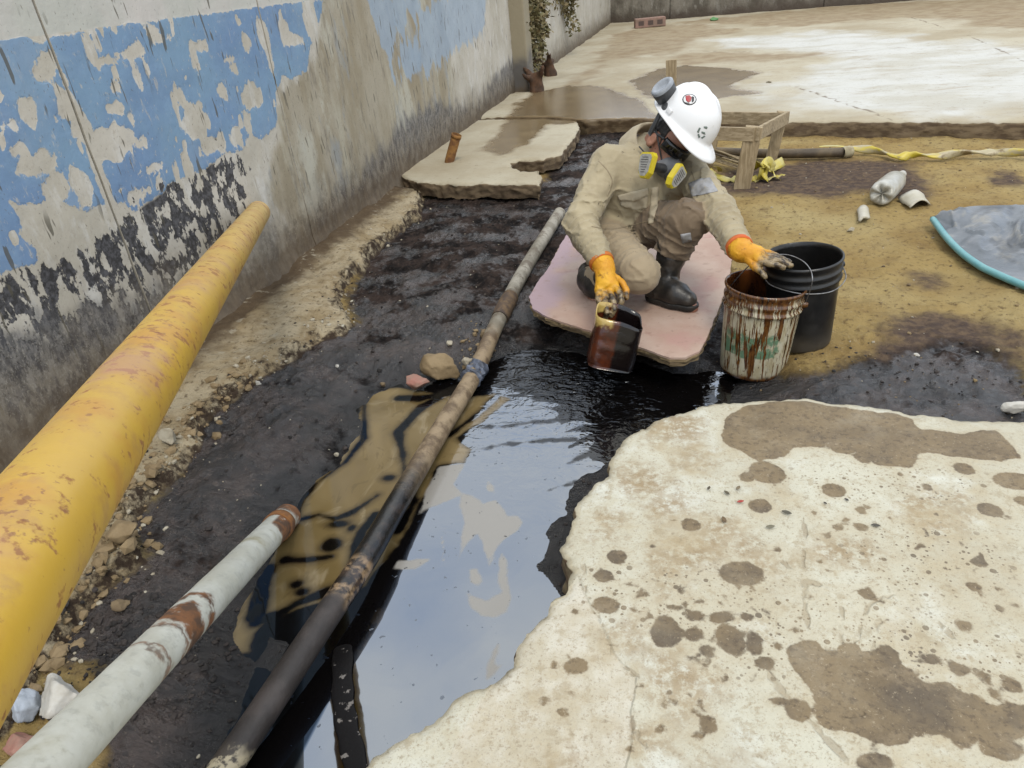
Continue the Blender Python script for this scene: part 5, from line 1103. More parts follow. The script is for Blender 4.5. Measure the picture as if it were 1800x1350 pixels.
def sleeve_folds(x, y, z):
    p = np.stack([x, y, z], 1); o = np.zeros(len(p))
    for a, b, n_, amp, t0, t1 in [(K['elR'], K['wrR'], 7, .008, .0, .95), (K['shR'], K['elR'], 6, .006, .55, 1.0), (K['elL'], K['wrL'], 7, .007, 0, 1), (K['shL'], K['elL'], 6, .007, .45, 1), (K['kneeL'], K['shL_'], 5, .008, .2, 1.1), (K['hipR'], K['kneeR'], 7, .006, .6, 1), (K['hipL'], K['kneeL'], 7, .005, .3, 1), (K['chest'], K['pel'], 5, .007, .35, 1)]:
        e = b-a; l2 = e@e; t = ((p-a)@e)/l2; d = np.linalg.norm(p-a-np.clip(t, 0, 1)[:, None]*e, axis=1)
        w_ = sst(t, t0-.1, t0+.1)*sst(t, t1+.08, t1-.08)*(d < .17)
        ph = t*n_*6.283+2.4*fbm(x*8, y*8, z*8, oct=2, seed=104)+ (x-a[0])*16
        o = o+amp*w_*(1.25*(1-np.abs(np.sin(ph*.5)))**2-.22)
    return o
f = Field(lo, hi, .0058)
sh2 = K['shR']*.5+K['shL']*.5
f.add(f.cone(K['pel']+[0, .03, .0], K['chest'], .160, .160)); f.add(f.cone(K['hipR'], K['hipL'], .122, .118), .06); f.add(f.cone(K['shR'], K['shL'], .072, .070), .07); f.add(f.cone(K['chest'], K['neck']-[0, 0, .01], .125, .082), .06)
f.add(f.cone(K['pel']*.4+K['hipL']*.6, J(1182, 322, 3.30), .11, .10), .05); f.add(f.ell(J(1085, 330, 3.33), (.15, .13, .17)), .06)      # rounded back
for a, b, r0, r1, k_ in [('shR', 'elR', .081, .070, .03), ('elR', 'wrR', .071, .050, .02), ('shL', 'elL', .080, .069, .03), ('elL', 'wrL', .069, .050, .02), ('hipR', 'kneeR', .116, .088, .035), ('hipL', 'kneeL', .110, .082, .035), ('kneeL', 'shL_', .082, .074, .02), ('kneeR', 'ankR', .078, .062, .02)]:
    f.add(f.cone(K[a], K[b], r0, r1), k_)
f.noise_shell(lambda x, y, z: wrinkle(x, y, z)+sleeve_folds(x, y, z), .035)
# open cuffs: cut flat at wrists and trouser hem
for a, b in ((K['elR'], K['wrR']), (K['elL'], K['wrL'])):
    d = unit(b-a); e = b+d*.004; pl = (f.X-e[0])*d[0]+(f.Y-e[1])*d[1]+(f.Z-e[2])*d[2]; near = np.sqrt((f.X-e[0])**2+(f.Y-e[1])**2+(f.Z-e[2])**2)
    f.d = np.where(near < .085, np.maximum(f.d, pl), f.d)
d = unit(K['ankL']-K['kneeL']); e = K['shL_']-d*.02; pl = (f.X-e[0])*d[0]+(f.Y-e[1])*d[1]+(f.Z-e[2])*d[2]; near = np.sqrt((f.X-e[0])**2+(f.Y-e[1])**2+(f.Z-e[2])**2)
f.d = np.where(near < .105, np.maximum(f.d, pl), f.d)
V, F = f.mesh()
Pc = V
dirt_shade0 = np.exp(-((Pc-(K['kneeL']*.55+K['hipL']*.45))**2).sum(1)/.15**2)+.8*np.exp(-((Pc-K['shL_'])**2).sum(1)/.09**2)+.35*np.exp(-((Pc-(K['hipL']))**2).sum(1)/.16**2)
def segq(a, b):
    e = b-a; t = np.clip(((Pc-a)@e)/(e@e), 0, 1); return np.linalg.norm(Pc-a-t[:, None]*e, axis=1)
ll = np.minimum(segq(K['hipL'], K['kneeL'])-.09, segq(K['kneeL'], K['shL_'])-.075); oth = np.minimum.reduce([segq(K['shL'], K['elL'])-.07, segq(K['elL'], K['wrL'])-.055, segq(K['hipR'], K['kneeR'])-.10, segq(K['chest'], K['pel'])-.15])
dirt = np.maximum(dirt_shade0*.6, .62*sst(oth-ll, -.005, .02))  # left leg: dirt and the shadow on it, painted together into one mask
s = Mat('khaki_cloth', .88, .2)
c = s.mix(s.step(s.noise(5, 5, .6), .36, .64), (.375, .315, .205), (.31, .258, .163))
c = s.mix(s.mul(s.step(s.noise(7, 6, .7), .52, .68), .4), c, (.22, .175, .115)); c = s.mix(s.mul(s.step(s.noise(34, 5, .7), .635, .69), .8), c, (.06, .042, .028))
c = s.mix(s.mul(s.step(s.attr('pants'), -.012, .012), .8), c, s.mix(s.noise(6, 4, .6), (.27, .205, .13), (.335, .265, .175)))
c = s.mix(s.mul(s.step(s.jit(s.attr('dirt'), 12, .5), .30, .62), .85), c, s.mix(s.noise(16, 4, .6), (.10, .07, .045), (.17, .12, .078)))  # brown of the dirt, with leg shadow painted in
fold = s.add(s.mul(s.noise(9, 3, .5, dist=1.6, sc=(1, 1, 1.4)), .8), s.mul(s.noise(150, 2, .5), .06))
KH = s.set(c, normal=s.bump(fold, .45, .014), sheen=.1, k_=.82)
def segd(a, b):
    e = b-a; t = np.clip(((Pc-a)@e)/(e@e), 0, 1); return np.linalg.norm(Pc-a-t[:, None]*e, axis=1)
legd = np.minimum.reduce([segd(K['hipR'], K['kneeR'])-.10, segd(K['hipL'], K['kneeL'])-.09, segd(K['kneeL'], K['shL_'])-.07, segd(K['kneeR'], K['ankR'])-.07])
upd = np.minimum.reduce([segd(K['shR'], K['elR'])-.066, segd(K['elR'], K['wrR'])-.054, segd(K['shL'], K['elL'])-.066, segd(K['elL'], K['wrL'])-.054, segd(K['chest'], K['pel'])-.16])
cov = make('coverall', V, F, KH, person, attrs={'dirt': dirt, 'pants': upd-legd})
bvh_c = BVHTree.FromPolygons([tuple(v) for v in V], [tuple(q) for q in F.tolist()])
def decal(name, poly, bvh, mat, parent, th=.004, step=3.0, wob=0., lift=.002, smooth=True, base_d=None):
    """a cloth or print piece laid on a surface: points of a grid are dropped on to it along the sight line, then given thickness"""
    poly = np.array(poly, float); b = resample(poly, step); lo_, hi_ = poly.min(0), poly.max(0)
    gx_, gy_ = np.meshgrid(np.arange(lo_[0], hi_[0], step), np.arange(lo_[1], hi_[1], step)); p = np.stack([gx_.ravel(), gy_.ravel()], 1); p = p[sdf_poly(p, poly) < -step*.6]
    pts = np.concatenate([b, p]); r = delaunay_2d_cdt([Vector(v) for v in pts.tolist()], [], [list(range(len(b)))], 1, 1e-5)
    V_ = []; ok = []
    for v in r[0]:
        d = unit(ray(v[0], v[1])); h = bvh.ray_cast(Vector(CP), Vector(d))
        if h[0] is None: ok.append(False); V_.append((0, 0, 0)); continue
        n = h[1] if h[1].dot(Vector(d)) < 0 else -h[1]; ok.append(True); V_.append(np.array(h[0]+n*lift)-d*th*.6)
    F_ = []
    for q in r[2]:
        if all(ok[i] for i in q):
            A = [np.array(V_[i]) for i in q[:3]]; nn = np.cross(A[1]-A[0], A[2]-A[0]); 
            F_.append(tuple(q) if nn@(CP-A[0]) > 0 else tuple(q)[::-1])
    used = sorted({i for q in F_ for i in q}); mp_ = {i: k for k, i in enumerate(used)}
    Vn = np.array([V_[i] for i in used]); F_ = [tuple(mp_[i] for i in q) for q in F_]
    Vt, Ft = thicken(Vn, F_, th); return make(name, Vt, Ft, mat, parent, smooth=smooth)
KH2 = simple('khaki_trim', (.48, .41, .29), (.40, .335, .23), 12, .88, .004, 60)
SEAM = simple('seam_thread', (.31, .245, .155), (.26, .205, .13), 30, .9)
decal('chest_pocket', [(1088, 345), (1120, 337), (1136, 333), (1139, 350), (1137, 366), (1118, 369), (1100, 366), (1090, 360)], bvh_c, KH2, cov, .005)
decal('pocket_flap', [(1086, 343), (1138, 331), (1140, 342), (1115, 354), (1089, 352)], bvh_c, KH2, cov, .006, lift=.006)
decal('front_placket', [(1146, 330), (1158, 328), (1156, 360), (1148, 392), (1138, 394), (1143, 360)], bvh_c, KH2, cov, .004)
REF = simple('worn_reflective_tape', (.36, .36, .37), (.25, .24, .22), 26, .5, .002, 60)
decal('reflective_band', [(1210, 322), (1232, 314), (1248, 312), (1256, 326), (1262, 336), (1236, 342), (1216, 346)], bvh_c, REF, cov, .003)
decal('reflective_patch', [(1196, 412), (1214, 409), (1216, 424), (1200, 428)], bvh_c, REF, cov, .003)
def pxstrip(pts, w):
    p = smooth_path([(*q, 0) for q in pts], 24)[:, :2]; t = np.gradient(p, axis=0); n = np.stack([-t[:, 1], t[:, 0]], 1)/np.linalg.norm(t, axis=1)[:, None]
    return np.concatenate([p+n*w, (p-n*w)[::-1]]).tolist()
for ln in ([(1052, 283), (1068, 300), (1076, 320), (1068, 345)], [(1215, 300), (1222, 318), (1240, 345)], [(1040, 398), (1075, 403), (1110, 396), (1140, 388)], [(1152, 330), (1150, 360), (1144, 395)]):
    decal('seam', pxstrip(ln, .65), bvh_c, SEAM, cov, .0016, 1.2, lift=.0006)
# collar: an upstanding band round the neck
nk = K['neck']; up_n = unit(K['skull']-nk+np.array([0, 0, .05])); a_, b_, _ = frame_of(up_n); V = []
NC = 40
for j, (rr, zz) in enumerate([(.092, -.03), (.088, .01), (.090, .058), (.098, .066), (.108, .052), (.120, .0), (.128, -.045)]):
    for k in range(NC):
        an = 2*pi*k/NC; q = a_*cos(an)+b_*sin(an); opn = max(0, unit(Fw)@q)**3
        V.append(nk+q*(rr*(1+.06*vnoise([k*.4], [j*1.3], seed=5)[0])+.02*opn)+up_n*(zz-.055*opn*(zz > 0)+.006*vnoise([k*.5], [j*.9], seed=6)[0]))
V = np.array(V); F = grid_faces(7, NC, closed_v=True); make('collar', V, F, KH2, cov)
# --- boots
RUB = simple('dirty_rubber', (.016, .015, .014), (.055, .045, .035), 13, .38, .004, 45)
def boot(top, ank, heel, toe, rt_, name='boot'):
    pts = np.array([top, ank, heel, toe]); f = Field(pts.min(0)-.13, pts.max(0)+.13, .006)
    f.add(f.cone(top, ank, rt_, .050)); f.add(f.cone(ank, heel+[0, 0, .035], .050, .046), .02); fd = unit(toe-heel)
    mid = heel*.45+toe*.55
    f.add(f.cone(heel+[0, 0, .040], mid+[0, 0, .042], .046, .048), .02); f.add(f.cone(mid+[0, 0, .040], toe+[0, 0, .030]-fd*.02, .046, .040), .02); f.add(f.cone(ank, mid+[0, 0, .045], .048, .040), .05)
    f.noise_shell(lambda x, y, z: .004*np.clip(.3-np.abs(fbm(x*12, y*12, z*16, oct=2, seed=111)), 0, 1)*3-.001, .03)
    zmin = min(heel[2], toe[2]); f.d = np.maximum(f.d, (zmin-.012)-f.Z)
    V, F = f.mesh(); b = make(name, V, F, RUB, person)
    # sole welt
    f2 = Field(pts.min(0)-.13, pts.max(0)+.13, .006); f2.add(f2.cone(heel+[0, 0, .01], mid+[0, 0, .01], .047, .050)); f2.add(f2.cone(mid+[0, 0, .01], toe+[0, 0, .01]-fd*.016, .050, .044), .02); f2.d = np.maximum(f2.d, np.abs(f2.Z-(zmin+.002))-.013)
    V, F = f2.mesh(); make('sole', V, F, simple('black_sole', (.012, .011, .010), (.035, .030, .025), 20, .6), b); return V
hl = K['heelL'].copy(); tl = K['toeL'].copy(); hl[2] = tl[2] = .090
d = unit(K['ankL']-K['kneeL'])
boot(K['shL_']-d*.045, K['ankL'], hl, tl, .070)
V, F = lathe([(.070, -.012), (.0745, -.010), (.0745, .012), (.070, .014), (.062, .010), (.060, -.06)], 30, np.stack(frame_of(-d), 1), K['shL_']-d*.045); make('boot_cuff', V, F, RUB, person)
# right foot: on its toes behind the knee
hr = K['ankR']+np.array([-.02, .07, .01]); tr = K['toeR'].copy(); tr[2] = .088
f = Field(np.minimum(hr, tr)-.16, np.maximum(K['ankR'], tr)+.16, .0065); f.add(f.cone(K['kneeR']*.35+K['ankR']*.65, K['ankR'], .066, .055)); f.add(f.cone(K['ankR'], hr, .055, .045), .03); f.add(f.cone(K['ankR'], tr+[0, 0, .036], .052, .042), .03); f.add(f.cone(hr, tr+[0, 0, .034], .040, .042), .03); f.d = np.maximum(f.d, .077-f.Z)
V, F = f.mesh(); make('boot', V, F, RUB, person)
# --- gloves: palm and five separate bent fingers
s = Mat('yellow_glove', .55, .4); w_ = s.attr('oily')
c = s.mix(s.step(s.noise(12, 5, .6), .36, .64), (.70, .36, .012), (.62, .27, .012)); c = s.mix(s.mul(s.step(s.noise(26, 5, .65), .56, .66), .7), c, (.28, .12, .015))
c = s.mix(s.step(s.jit(w_, 34, .55, 5), .38, .62), c, s.mix(s.step(s.noise(40, 4, .6), .38, .6), (.035, .022, .012), (.26, .19, .10)))
GLV = s.set(c, normal=s.bump(s.add(s.noise(40, 5, .6), s.mul(s.noise(130, 2, .5), .4)), .55, .005), rough=s.fmix(s.step(w_, .3, .7), .6, .3))
CUFF = simple('orange_cuff', (.58, .11, .02), (.50, .16, .02), 20, .7, .003, 60)
def glove(wrist, el, palm, fingers, oil_at, rad_palm=.030):
    allp = np.concatenate([[wrist], palm]+[np.array(q) for q, _ in fingers]); f = Field(allp.min(0)-.065, allp.max(0)+.06, .0032)
    d = unit(wrist-el)
    f.add(f.cone(wrist-d*.012, wrist+d*.03, .049, .041)); f.add(f.cone(wrist+d*.02, palm[0], .040, rad_palm), .02)
    for q in palm[1:]: f.add(f.cone(wrist+d*.03, q, .030, rad_palm*.74), .014)
    for pts, rs in fingers:
        dd = None
        for i in range(len(pts)-1):
            c_ = f.cone(pts[i], pts[i+1], rs[i], rs[i+1]); dd = c_ if dd is None else np.minimum(dd, c_)
        f.add(dd, .005)
    f.noise_shell(lambda x, y, z: .0028*np.clip(.3-np.abs(fbm(x*26, y*26, z*26, oct=2, seed=121)), 0, 1)*3-.001, .012)
    e = wrist-d*.010; f.d = np.maximum(f.d, -((f.X-e[0])*d[0]+(f.Y-e[1])*d[1]+(f.Z-e[2])*d[2]))
    V, F = f.mesh(); t = ((V-wrist)@unit(oil_at-wrist))/np.linalg.norm(oil_at-wrist)
    g_ = make('glove', V, F, GLV, person, attrs={'oily': t})
    V, F = lathe([(.047, -.006), (.0525, -.006), (.053, .004), (.0515, .012), (.047, .013)], 32, np.stack(frame_of(d), 1), wrist-d*.008); make('glove_cuff', V, F, CUFF, g_)
q_ = lambda *a: [J(*p) for p in a]
glove(K['wrR'], K['elR'], q_((1066, 500, 2.895), (1080, 505, 2.89), (1054, 510, 2.895)), [
    (q_((1082, 503, 2.885), (1091, 517, 2.855), (1092, 531, 2.845), (1087, 541, 2.855)), (.0135, .013, .012, .0105)),
    (q_((1072, 512, 2.88), (1078, 528, 2.84), (1080, 544, 2.825), (1074, 555, 2.84)), (.014, .0135, .0125, .011)),
    (q_((1061, 516, 2.88), (1065, 534, 2.84), (1067, 550, 2.825), (1064, 561, 2.84)), (.0135, .013, .012, .0105)),
    (q_((1051, 514, 2.89), (1052, 530, 2.855), (1055, 544, 2.84), (1055, 553, 2.85)), (.012, .0115, .011, .0095)),
    (q_((1078, 485, 2.91), (1094, 497, 2.915), (1101, 511, 2.905), (1101, 523, 2.89)), (.015, .0145, .0135, .011))], J(1078, 575, 2.84))
glove(K['wrL'], K['elL'], q_((1332, 450, 2.67), (1336, 459, 2.66), (1334, 443, 2.69)), [
    (q_((1336, 462, 2.65), (1352, 464, 2.625), (1366, 466, 2.615), (1377, 471, 2.615)), (.0135, .013, .012, .0105)),
    (q_((1340, 456, 2.66), (1359, 457, 2.64), (1376, 461, 2.63), (1390, 467, 2.625)), (.014, .0135, .0125, .0105)),
    (q_((1340, 449, 2.675), (1359, 450, 2.665), (1375, 455, 2.655), (1387, 461, 2.65)), (.0135, .013, .012, .0105)),
    (q_((1337, 442, 2.69), (1352, 444, 2.69), (1365, 449, 2.685), (1374, 455, 2.68)), (.012, .0115, .011, .0095)),
    (q_((1316, 458, 2.68), (1327, 469, 2.655), (1338, 478, 2.64), (1345, 487, 2.635)), (.015, .0145, .013, .011))], J(1398, 466, 2.64))

# --- hard hat
def dome(az, t):
    """az: 0 = his right, 90 = front; t: 0 rim .. 1 crown"""
    el = t*pi/2; x, y = cos(az)*cos(el)**.86*.128, sin(az)*cos(el)**.86*.152; z = sin(el)**.92*.146
    rid = .014*np.exp(-(x/.022)**2)*sst(t, .25, .6)*sst(-y, -.12, .06)+.008*(np.exp(-((abs(x)-.052)/.013)**2))*sst(t, .3, .55)*sst(y, .10, .0)
    return np.array([x, y, z+rid])
NA, NT = 96, 30; Vd = []
for i in range(NA):
    az = 2*pi*i/NA; fr = max(0, sin(az))
    brim = .018+.052*fr**2.2
    e0 = dome(az, 0); n = np.array([cos(az)/.118, sin(az)/.142, 0]); n /= np.linalg.norm(n)
    row = [e0+n*brim*k+np.array([0, 0, -.012*k-.020*k*k*fr**2]) for k in (1.0, .985, .8, .55, .3, .1)]
    row[0] = row[0]+np.array([0, 0, -.005])
    row += [dome(az, t) for t in np.linspace(.02, 1, NT)]
    Vd.append(row)
nr = len(Vd[0]); Vd = np.array(Vd).reshape(-1, 3)@HM.T+HC; Fd = grid_faces(NA, nr, closed_u=True).tolist()
Vt, Ft = thicken(Vd, Fd, .0035)
nn = np.cross(Vd[Fd[50][1]]-Vd[Fd[50][0]], Vd[Fd[50][2]]-Vd[Fd[50][0]])
if nn@(Vd[Fd[50][0]]-HC) < 0: Vt, Ft = thicken(Vd, [tuple(q)[::-1] for q in Fd], .0035)
s = Mat('white_shell', .28, .5); c = s.mix(s.mul(s.step(s.noise(30, 5, .65), .60, .7), .25), (.80, .80, .80), (.50, .48, .44)); HATM = s.set(c)
hat = make('hard_hat', Vt, Ft, HATM, person)
bvh_h = BVHTree.FromPolygons([tuple(v) for v in Vd], [tuple(q) for q in Fd])
INKB = simple('black_ink', (.02, .02, .022), (.05, .05, .05), 40, .5); INKR = simple('red_ink', (.45, .04, .05), (.35, .10, .09), 60, .5); INKG = simple('grey_green_ink', (.17, .21, .18), (.12, .15, .13), 60, .6); INKW = simple('white_print', (.75, .75, .74), (.66, .66, .65), 60, .5)
ell_ = lambda cx, cy, a, b, n=28, rot=0: [(cx+a*cos(t)*cos(rot)-b*sin(t)*sin(rot), cy+a*cos(t)*sin(rot)+b*sin(t)*cos(rot)) for t in np.linspace(0, 2*pi, n, endpoint=False)]
decal('badge_disc', ell_(1212, 175, 12.5, 10), bvh_h, INKB, hat, .0008, 1.5, lift=.0006)
decal('badge_field', ell_(1212, 175, 10.8, 8.4), bvh_h, INKW, hat, .0008, 1.5, lift=.0018)
for pl in ([(1205, 169), (1212, 168), (1216, 172), (1214, 179), (1210, 181), (1206, 177)], ): decal('badge_mark', pl, bvh_h, INKR, hat, .0006, 1.2, lift=.003)
for pl in ([(1216, 170), (1220, 171), (1220, 178), (1216, 181)], [(1203, 180), (1212, 182), (1212, 183), (1204, 182)]): decal('badge_mark', pl, bvh_h, INKB, hat, .0006, 1.0, lift=.003)
for pl in ([(1225, 232), (1229, 224), (1232, 225), (1228, 234)], [(1237, 222), (1242, 222), (1244, 224), (1242, 227), (1237, 225)], [(1226, 236), (1229, 235), (1231, 241), (1228, 243)], [(1232, 242), (1238, 238), (1240, 240), (1234, 244)], [(1233, 231), (1239, 232), (1240, 237), (1237, 236), (1233, 234)]):
    decal('worn_print', pl, bvh_h, INKG, hat, .0005, 1.2, lift=.0008)
V, F = box(hp_(.131, .0, .018), .008, .03, .02, HM, bev=.003); make('accessory_slot', V, F, HATM, hat)
# --- raised ear muff
EM1 = simple('muff_shell', (.035, .037, .04), (.06, .062, .066), 20, .4, .001, 90); EM2 = simple('muff_foam', (.36, .385, .42), (.27, .29, .32), 20, .75, .003, 60)
mc = J(1166, 156, 2.97); ma = unit(cam_dir(-.55, .55, .62)); pv = J(1172, 190, 2.98)
V, F = tube([pv, (pv+mc)/2-ma*.02, mc-ma*.018], [.013, .011, .012], 12); muff = make('ear_muff', V, F, EM1, person)
Mm = np.stack(frame_of(ma), 1)@np.diag([1.0, 1.28, 1.15])
V, F = lathe([(.001, -.050), (.024, -.048), (.038, -.034), (.041, -.004), (.041, .004), (.036, .008)], 36, Mm, mc); make('muff_cup', V, F, EM1, muff)
V, F = lathe([(.041, .002), (.042, .012), (.036, .018), (.026, .014), (.022, .006), (.001, .004)], 36, Mm, mc); make('muff_cushion', V, F, EM2, muff)
V, F = lathe([(.001, .016), (.014, .016), (.020, .012), (.022, -.004)], 24, np.stack(frame_of(unit(Rt*.9+U*.1)), 1), pv); make('muff_pivot', V, F, EM1, muff)
V, F = tube(smooth_path([hp_(.098, -.06, -.03), hp_(.10, -.045, -.075), hp_(.092, -.04, -.12)], 10), .016, 10, flat=.5); make('hat_harness', V, F, EM1, person)
# --- goggles: dark lenses in a frame
GL = Mat('dark_lens', .06, .5).set((.006, .006, .007)); V = []
for i in range(25):
    an = radians(-82+164*i/24); x, y = sin(an)*.082, .028+cos(an)*.078
    for zz in (-.100, -.088, -.075, -.058): 
        drop = .010*np.exp(-(x/.014)**2) if zz == -.100 else 0
        V.append(hp_(x, y, zz-.012-.008*(zz < -.095)+drop*1.4))
V, F = thicken(np.array(V), grid_faces(25, 4).tolist(), .003); gog = make('goggles', V, F, GL, person)
for sx in (1, -1):
    V, F = tube(smooth_path([hp_(.082*sx, .035, -.085), hp_(.086*sx, -.01, -.095), hp_(.084*sx, -.05, -.11)], 8), .005, 8); make('temple_arm', V, F, EM1, gog)
# --- half-mask respirator with two cartridges
RG = simple('grey_silicone', (.20, .205, .215), (.15, .155, .165), 14, .5, .002, 60); RD = simple('dark_valve', (.05, .052, .056), (.075, .078, .08), 20, .4, .001, 60); YEL = simple('yellow_cartridge', (.62, .50, .02), (.56, .44, .03), 14, .5, .001, 60); LBL = simple('grey_label', (.36, .35, .32), (.27, .26, .24), 70, .6)
f = Field(hp_(0, .08, -.18)-.13, hp_(0, .08, -.18)+.13, .005)
f.add(f.ell(hp_(0, .075, -.172), (.052, .048, .056), HM)); f.add(f.cone(hp_(0, .10, -.14), hp_(0, .112, -.165), .020, .026), .02); f.add(f.cone(hp_(-.05, .085, -.185), hp_(.05, .085, -.185), .024, .024), .015)
V, F = f.mesh(); resp = make('respirator', V, F, RG, person)
V, F = lathe([(.001, .020), (.020, .018), (.026, .008), (.027, -.012)], 28, np.stack(frame_of(unit(Fw-U*.35)), 1), hp_(0, .125, -.192)); make('exhale_valve', V, F, RD, resp)
V, F = box(hp_(0, .105, -.150), .05, .022, .036, HM@np.array(Matrix.Rotation(radians(-25), 3, 'X')), bev=.008); make('face_plate', V, F, simple('pale_plate', (.30, .31, .33), (.24, .25, .26), 20, .45), resp)
def cart(cx, cy, dep, nrm_img, up_img, w_, h_, flip):
    c = J(cx, cy, dep); n = unit(cam_dir(*nrm_img)); u = cam_dir(*up_img); u = unit(u-n*(u@n)); r = np.cross(u, n); M = np.stack([r, u, n], 1)
    out = np.array([(-.5, .38), (-.36, .5), (.36, .5), (.5, .36), (.40, -.30), (.18, -.5), (-.18, -.5), (-.42, -.26)])*[w_, h_]
    def prism(sc, z0, z1):
        n_ = len(out); V = np.concatenate([np.column_stack([out*sc, np.full(n_, z0)]), np.column_stack([out*sc, np.full(n_, z1)])])@M.T+c
        return V, [list(range(n_))[::-1], [i+n_ for i in range(n_)]]+[[i, (i+1) % n_, (i+1) % n_+n_, i+n_] for i in range(n_)]
    V, F = join([prism(1.0, -.014, .010), prism(.93, .010, .014)]); ct = make('filter_cartridge', V, F, YEL, resp, smooth=False)
    V, F = prism(.84, .0142, .0165); make('cartridge_label', V, F, LBL, resp, smooth=False)
    lines = []
    for i in range(7):
        yy = h_*(.30-.095*i); ww = w_*(.62 if i < 4 else .42)*RNG.uniform(.7, 1)
        lines.append(box(c+M@np.array([-w_*.02, yy, .0172]), ww, .0022, .0012, M))
    V, F = join(lines); make('label_print', V, F, INKB, resp, smooth=False)
    V, F = tube([c-n*.012, hp_(.03*flip, .095, -.18)], .020, 14); make('cartridge_neck', V, F, RD, resp)
cart(1137, 291, 2.965, (-.78, .0, .62), (.28, .95, .1), .078, .105, 1)
cart(1188, 311, 2.955, (.62, -.42, .66), (.55, .80, -.1), .070, .100, -1)
for sx in (1,):
    for z0, z1 in ((-.16, -.05), (-.195, -.16)):
        V, F = tube(smooth_path([hp_(.05*sx, .07, z0), hp_(.082*sx, .02, (z0+z1)/2-.01), hp_(.088*sx, -.045, z1-.03)], 12), .0035, 8); make('head_strap', V, F, INKB, resp)
# --- scoop can in the right hand: cut-down jerrycan, mouth up, amber outside
ca = J(1082, 590, 2.79); cup = unit(cam_dir(.16, .93, .34)); cr_ = cam_dir(1, .0, .05); cr_ = unit(cr_-cup*(cr_@cup)); cf_ = np.cross(cup, cr_)
CM = np.stack([cr_, cf_, cup], 1)
def rsq(n, a, b, r):
    t = np.linspace(0, 2*pi, n, endpoint=False); c_, s_ = np.cos(t), np.sin(t); k = .5
    return np.stack([a*np.sign(c_)*np.abs(c_)**k, b*np.sign(s_)*np.abs(s_)**k], 1)
can = thing('scoop_can', 'cut-down amber plastic jug used as a scoop, dripping black oil from the gloved hand', 'scoop', ca-cup*.12)
NS = 48; o2 = rsq(NS, .093, .075, .02); V = []
topz = lambda p: .075+.055*sst(-p[0], -.02, .09)*0+ .035*(p[1] > .0)*sst(p[1], 0, .07)-.02*(p[0] > 0)*sst(p[0], 0, .09)
for k, fz in enumerate(np.linspace(0, 1, 14)):
    for p in o2:
        zb = -.125; zt = topz(p); sc = .93+.07*sst(fz, 0, .1)+.012*sin(fz*30)*(.4 < fz < .7); V.append((p[0]*sc, p[1]*sc, zb+(zt-zb)*fz))
V = np.array(V); F = grid_faces(14, NS, closed_v=True)[:, ::-1].tolist(); F.append(list(range(NS)))
Vw = V@CM.T+ca; Vt, Ft = thicken(Vw, [tuple(q) for q in F], .004)
n0 = np.cross(Vw[F[100][1]]-Vw[F[100][0]], Vw[F[100][2]]-Vw[F[100][0]])
if n0@(Vw[F[100][0]]-ca) < 0: Vt, Ft = thicken(Vw, [tuple(q)[::-1] for q in F], .004)
s = Mat('amber_oily_plastic', .12, .5); sd2 = s.attr('rt')
c = s.mix(s.step(s.noise(22, 5, .6), .4, .62), (.085, .02, .007), (.045, .012, .006))
c = s.mix(s.step(s.jit(sd2, 20, .02), -.012, .004), c, (.006, .004, .004))
c = s.mix(s.mul(s.step(s.jit(s.attr('tp'), 22, .5), .80, .92), s.step(sd2, -.02, -.04, 0, 1)), c, (.48, .34, .10))
RTA = np.concatenate([V[:, 0]]*2); TPA = np.concatenate([np.repeat(np.linspace(0, 1, 14), NS)]*2)
make('jug_wall', Vt, Ft, s.set(c, normal=s.bump(s.noise(45, 4, .6), .3, .003)), can, attrs={'rt': RTA[:len(Vt)], 'tp': TPA[:len(Vt)]})
o3 = rsq(NS, .088, .070, .02); V = np.concatenate([np.column_stack([o3, np.full(NS, .02)]), [[0, 0, .02]]])@CM.T+ca
make('oil_fill', V, [(i, (i+1) % NS, NS) for i in range(NS)], OILB, can)
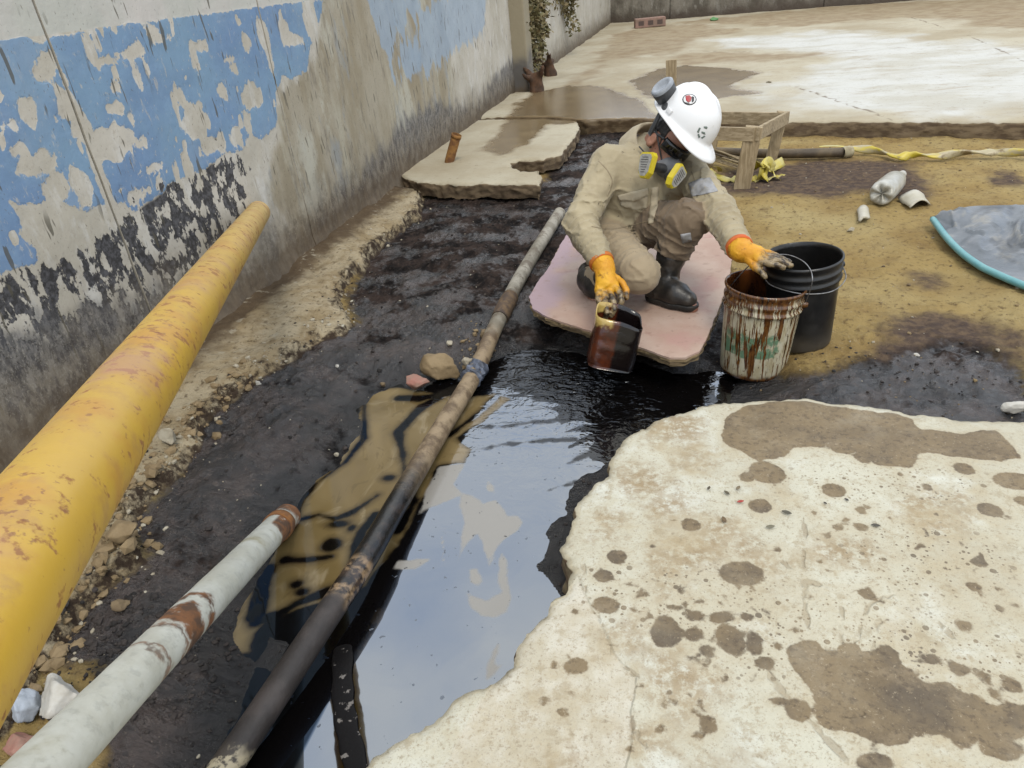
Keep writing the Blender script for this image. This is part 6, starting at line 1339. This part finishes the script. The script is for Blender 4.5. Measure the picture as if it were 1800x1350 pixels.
# ------------------------------------------------------------------ creeper on the far part of the wall, behind the pillar
LEAFA = simple('creeper_leaf', (.135, .125, .05), (.26, .20, .10), 9, .7); STEM = simple('dry_stem', (.13, .085, .045), (.075, .05, .03), 20, .85)
def creeper(px0, px1, py1, n, seed, label, y_w):
    rg = np.random.default_rng(seed); bpt = at(px1, py1, ZP+.02); t = thing('creeper', label, 'creeper', (WX+.08, y_w, ZP), 'creepers on the wall')
    Vs, Fs = [], []; VL, FL = [], []; c = 0; cl = 0
    for i in range(n):
        y0 = y_w+rg.uniform(-.38, .38); x0 = WX+rg.uniform(.03, .17); zt = 2.1; zb = rg.uniform(py1, py1+.9)
        path = [np.array([x0+rg.normal(0, .02), y0+rg.normal(0, .05)*k, zt+(zb-zt)*k/6]) for k in range(7)]
        v, f_ = tube(smooth_path(path, 16), np.linspace(.009, .003, 16), 5); Vs.append(v); Fs += [tuple(a+c for a in q) for q in f_]; c += len(v)
        pth = smooth_path(path, 60)
        for p in pth:
            for _ in range(rg.integers(2, 5)):
                o_ = p+rg.normal(0, .05, 3)*[.7, 1, 1]; o_[0] = max(o_[0], WX+.012); a_ = unit(rg.normal(0, 1, 3)+[.6, -.3, -.2]); b2 = unit(np.cross(a_, rg.normal(0, 1, 3))); L_ = rg.uniform(.04, .085); nrm2 = np.cross(a_, b2)
                VL += [o_, o_+a_*L_*.5+b2*L_*.32+nrm2*.004, o_+a_*L_, o_+a_*L_*.5-b2*L_*.32+nrm2*.004]; FL.append((cl, cl+1, cl+2, cl+3)); cl += 4
    make('stem', np.concatenate(Vs), Fs, STEM, t); o_ = make('foliage', np.array(VL), np.array(FL), LEAFA, t, smooth=False); o_['kind'] = 'stuff'
creeper(930, 945, .22, 34, 5, 'thick hanging creeper with small olive leaves right behind the wall pillar', 9.72)
creeper(985, 1000, .5, 16, 6, 'smaller browner creeper clump farther along the wall beyond the thick one', 12.2)
for px, py, r, sd, lab, cuts in [(944, 160, .085, 41, 'dark rotten root stump at the foot of the pillar', 6), (968, 132, .10, 42, 'brown broken root stump under the creeper', 6)]:
    p = at(px, py, ZP); t = thing('root_stump', lab, 'stump', p, 'stumps at the wall foot'); f = Field(p-.3, p+.36, .016); rg = np.random.default_rng(sd)
    f.add(f.cone(p, p+[0, 0, .16], r, r*.6))
    for k in range(4): f.add(f.cone(p+[0, 0, .1], p+rg.normal(0, .12, 3)*[1, 1, .4]+[0, 0, rg.uniform(.1, .3)], .035, .016), .03)
    f.noise_shell(lambda x, y, z: .02*fbm(x*11, y*11, z*8, oct=3, seed=sd), .06); V, F = f.mesh(); make('wood_body', V, F, simple('rotten_root', (.11, .055, .028), (.05, .028, .016), 14, .9, .01, 30), t)
# little litter on the far pavement
for i, (px, py, rx, mm, lb_) in enumerate([(1352, 146, .035, PALER, 'white speck of rubble near the dark puddle'), (1255, 36, .09, simple('green_scrap', (.10, .26, .08), (.08, .2, .07), 9, .6), 'green scrap by the foot of the back wall'), (1538, 4, .18, TANR, 'tan rubble heap by the foot of the back wall')]):
    p = at(px, py, ZP); V, F = rock_mesh(p+[0, 0, rx*.3], 1, 60+i, 8, squash=(rx, rx*.8, rx*.45)); tag(make('litter', V, F, mm, None, smooth=False, base=p), lb_, 'litter')
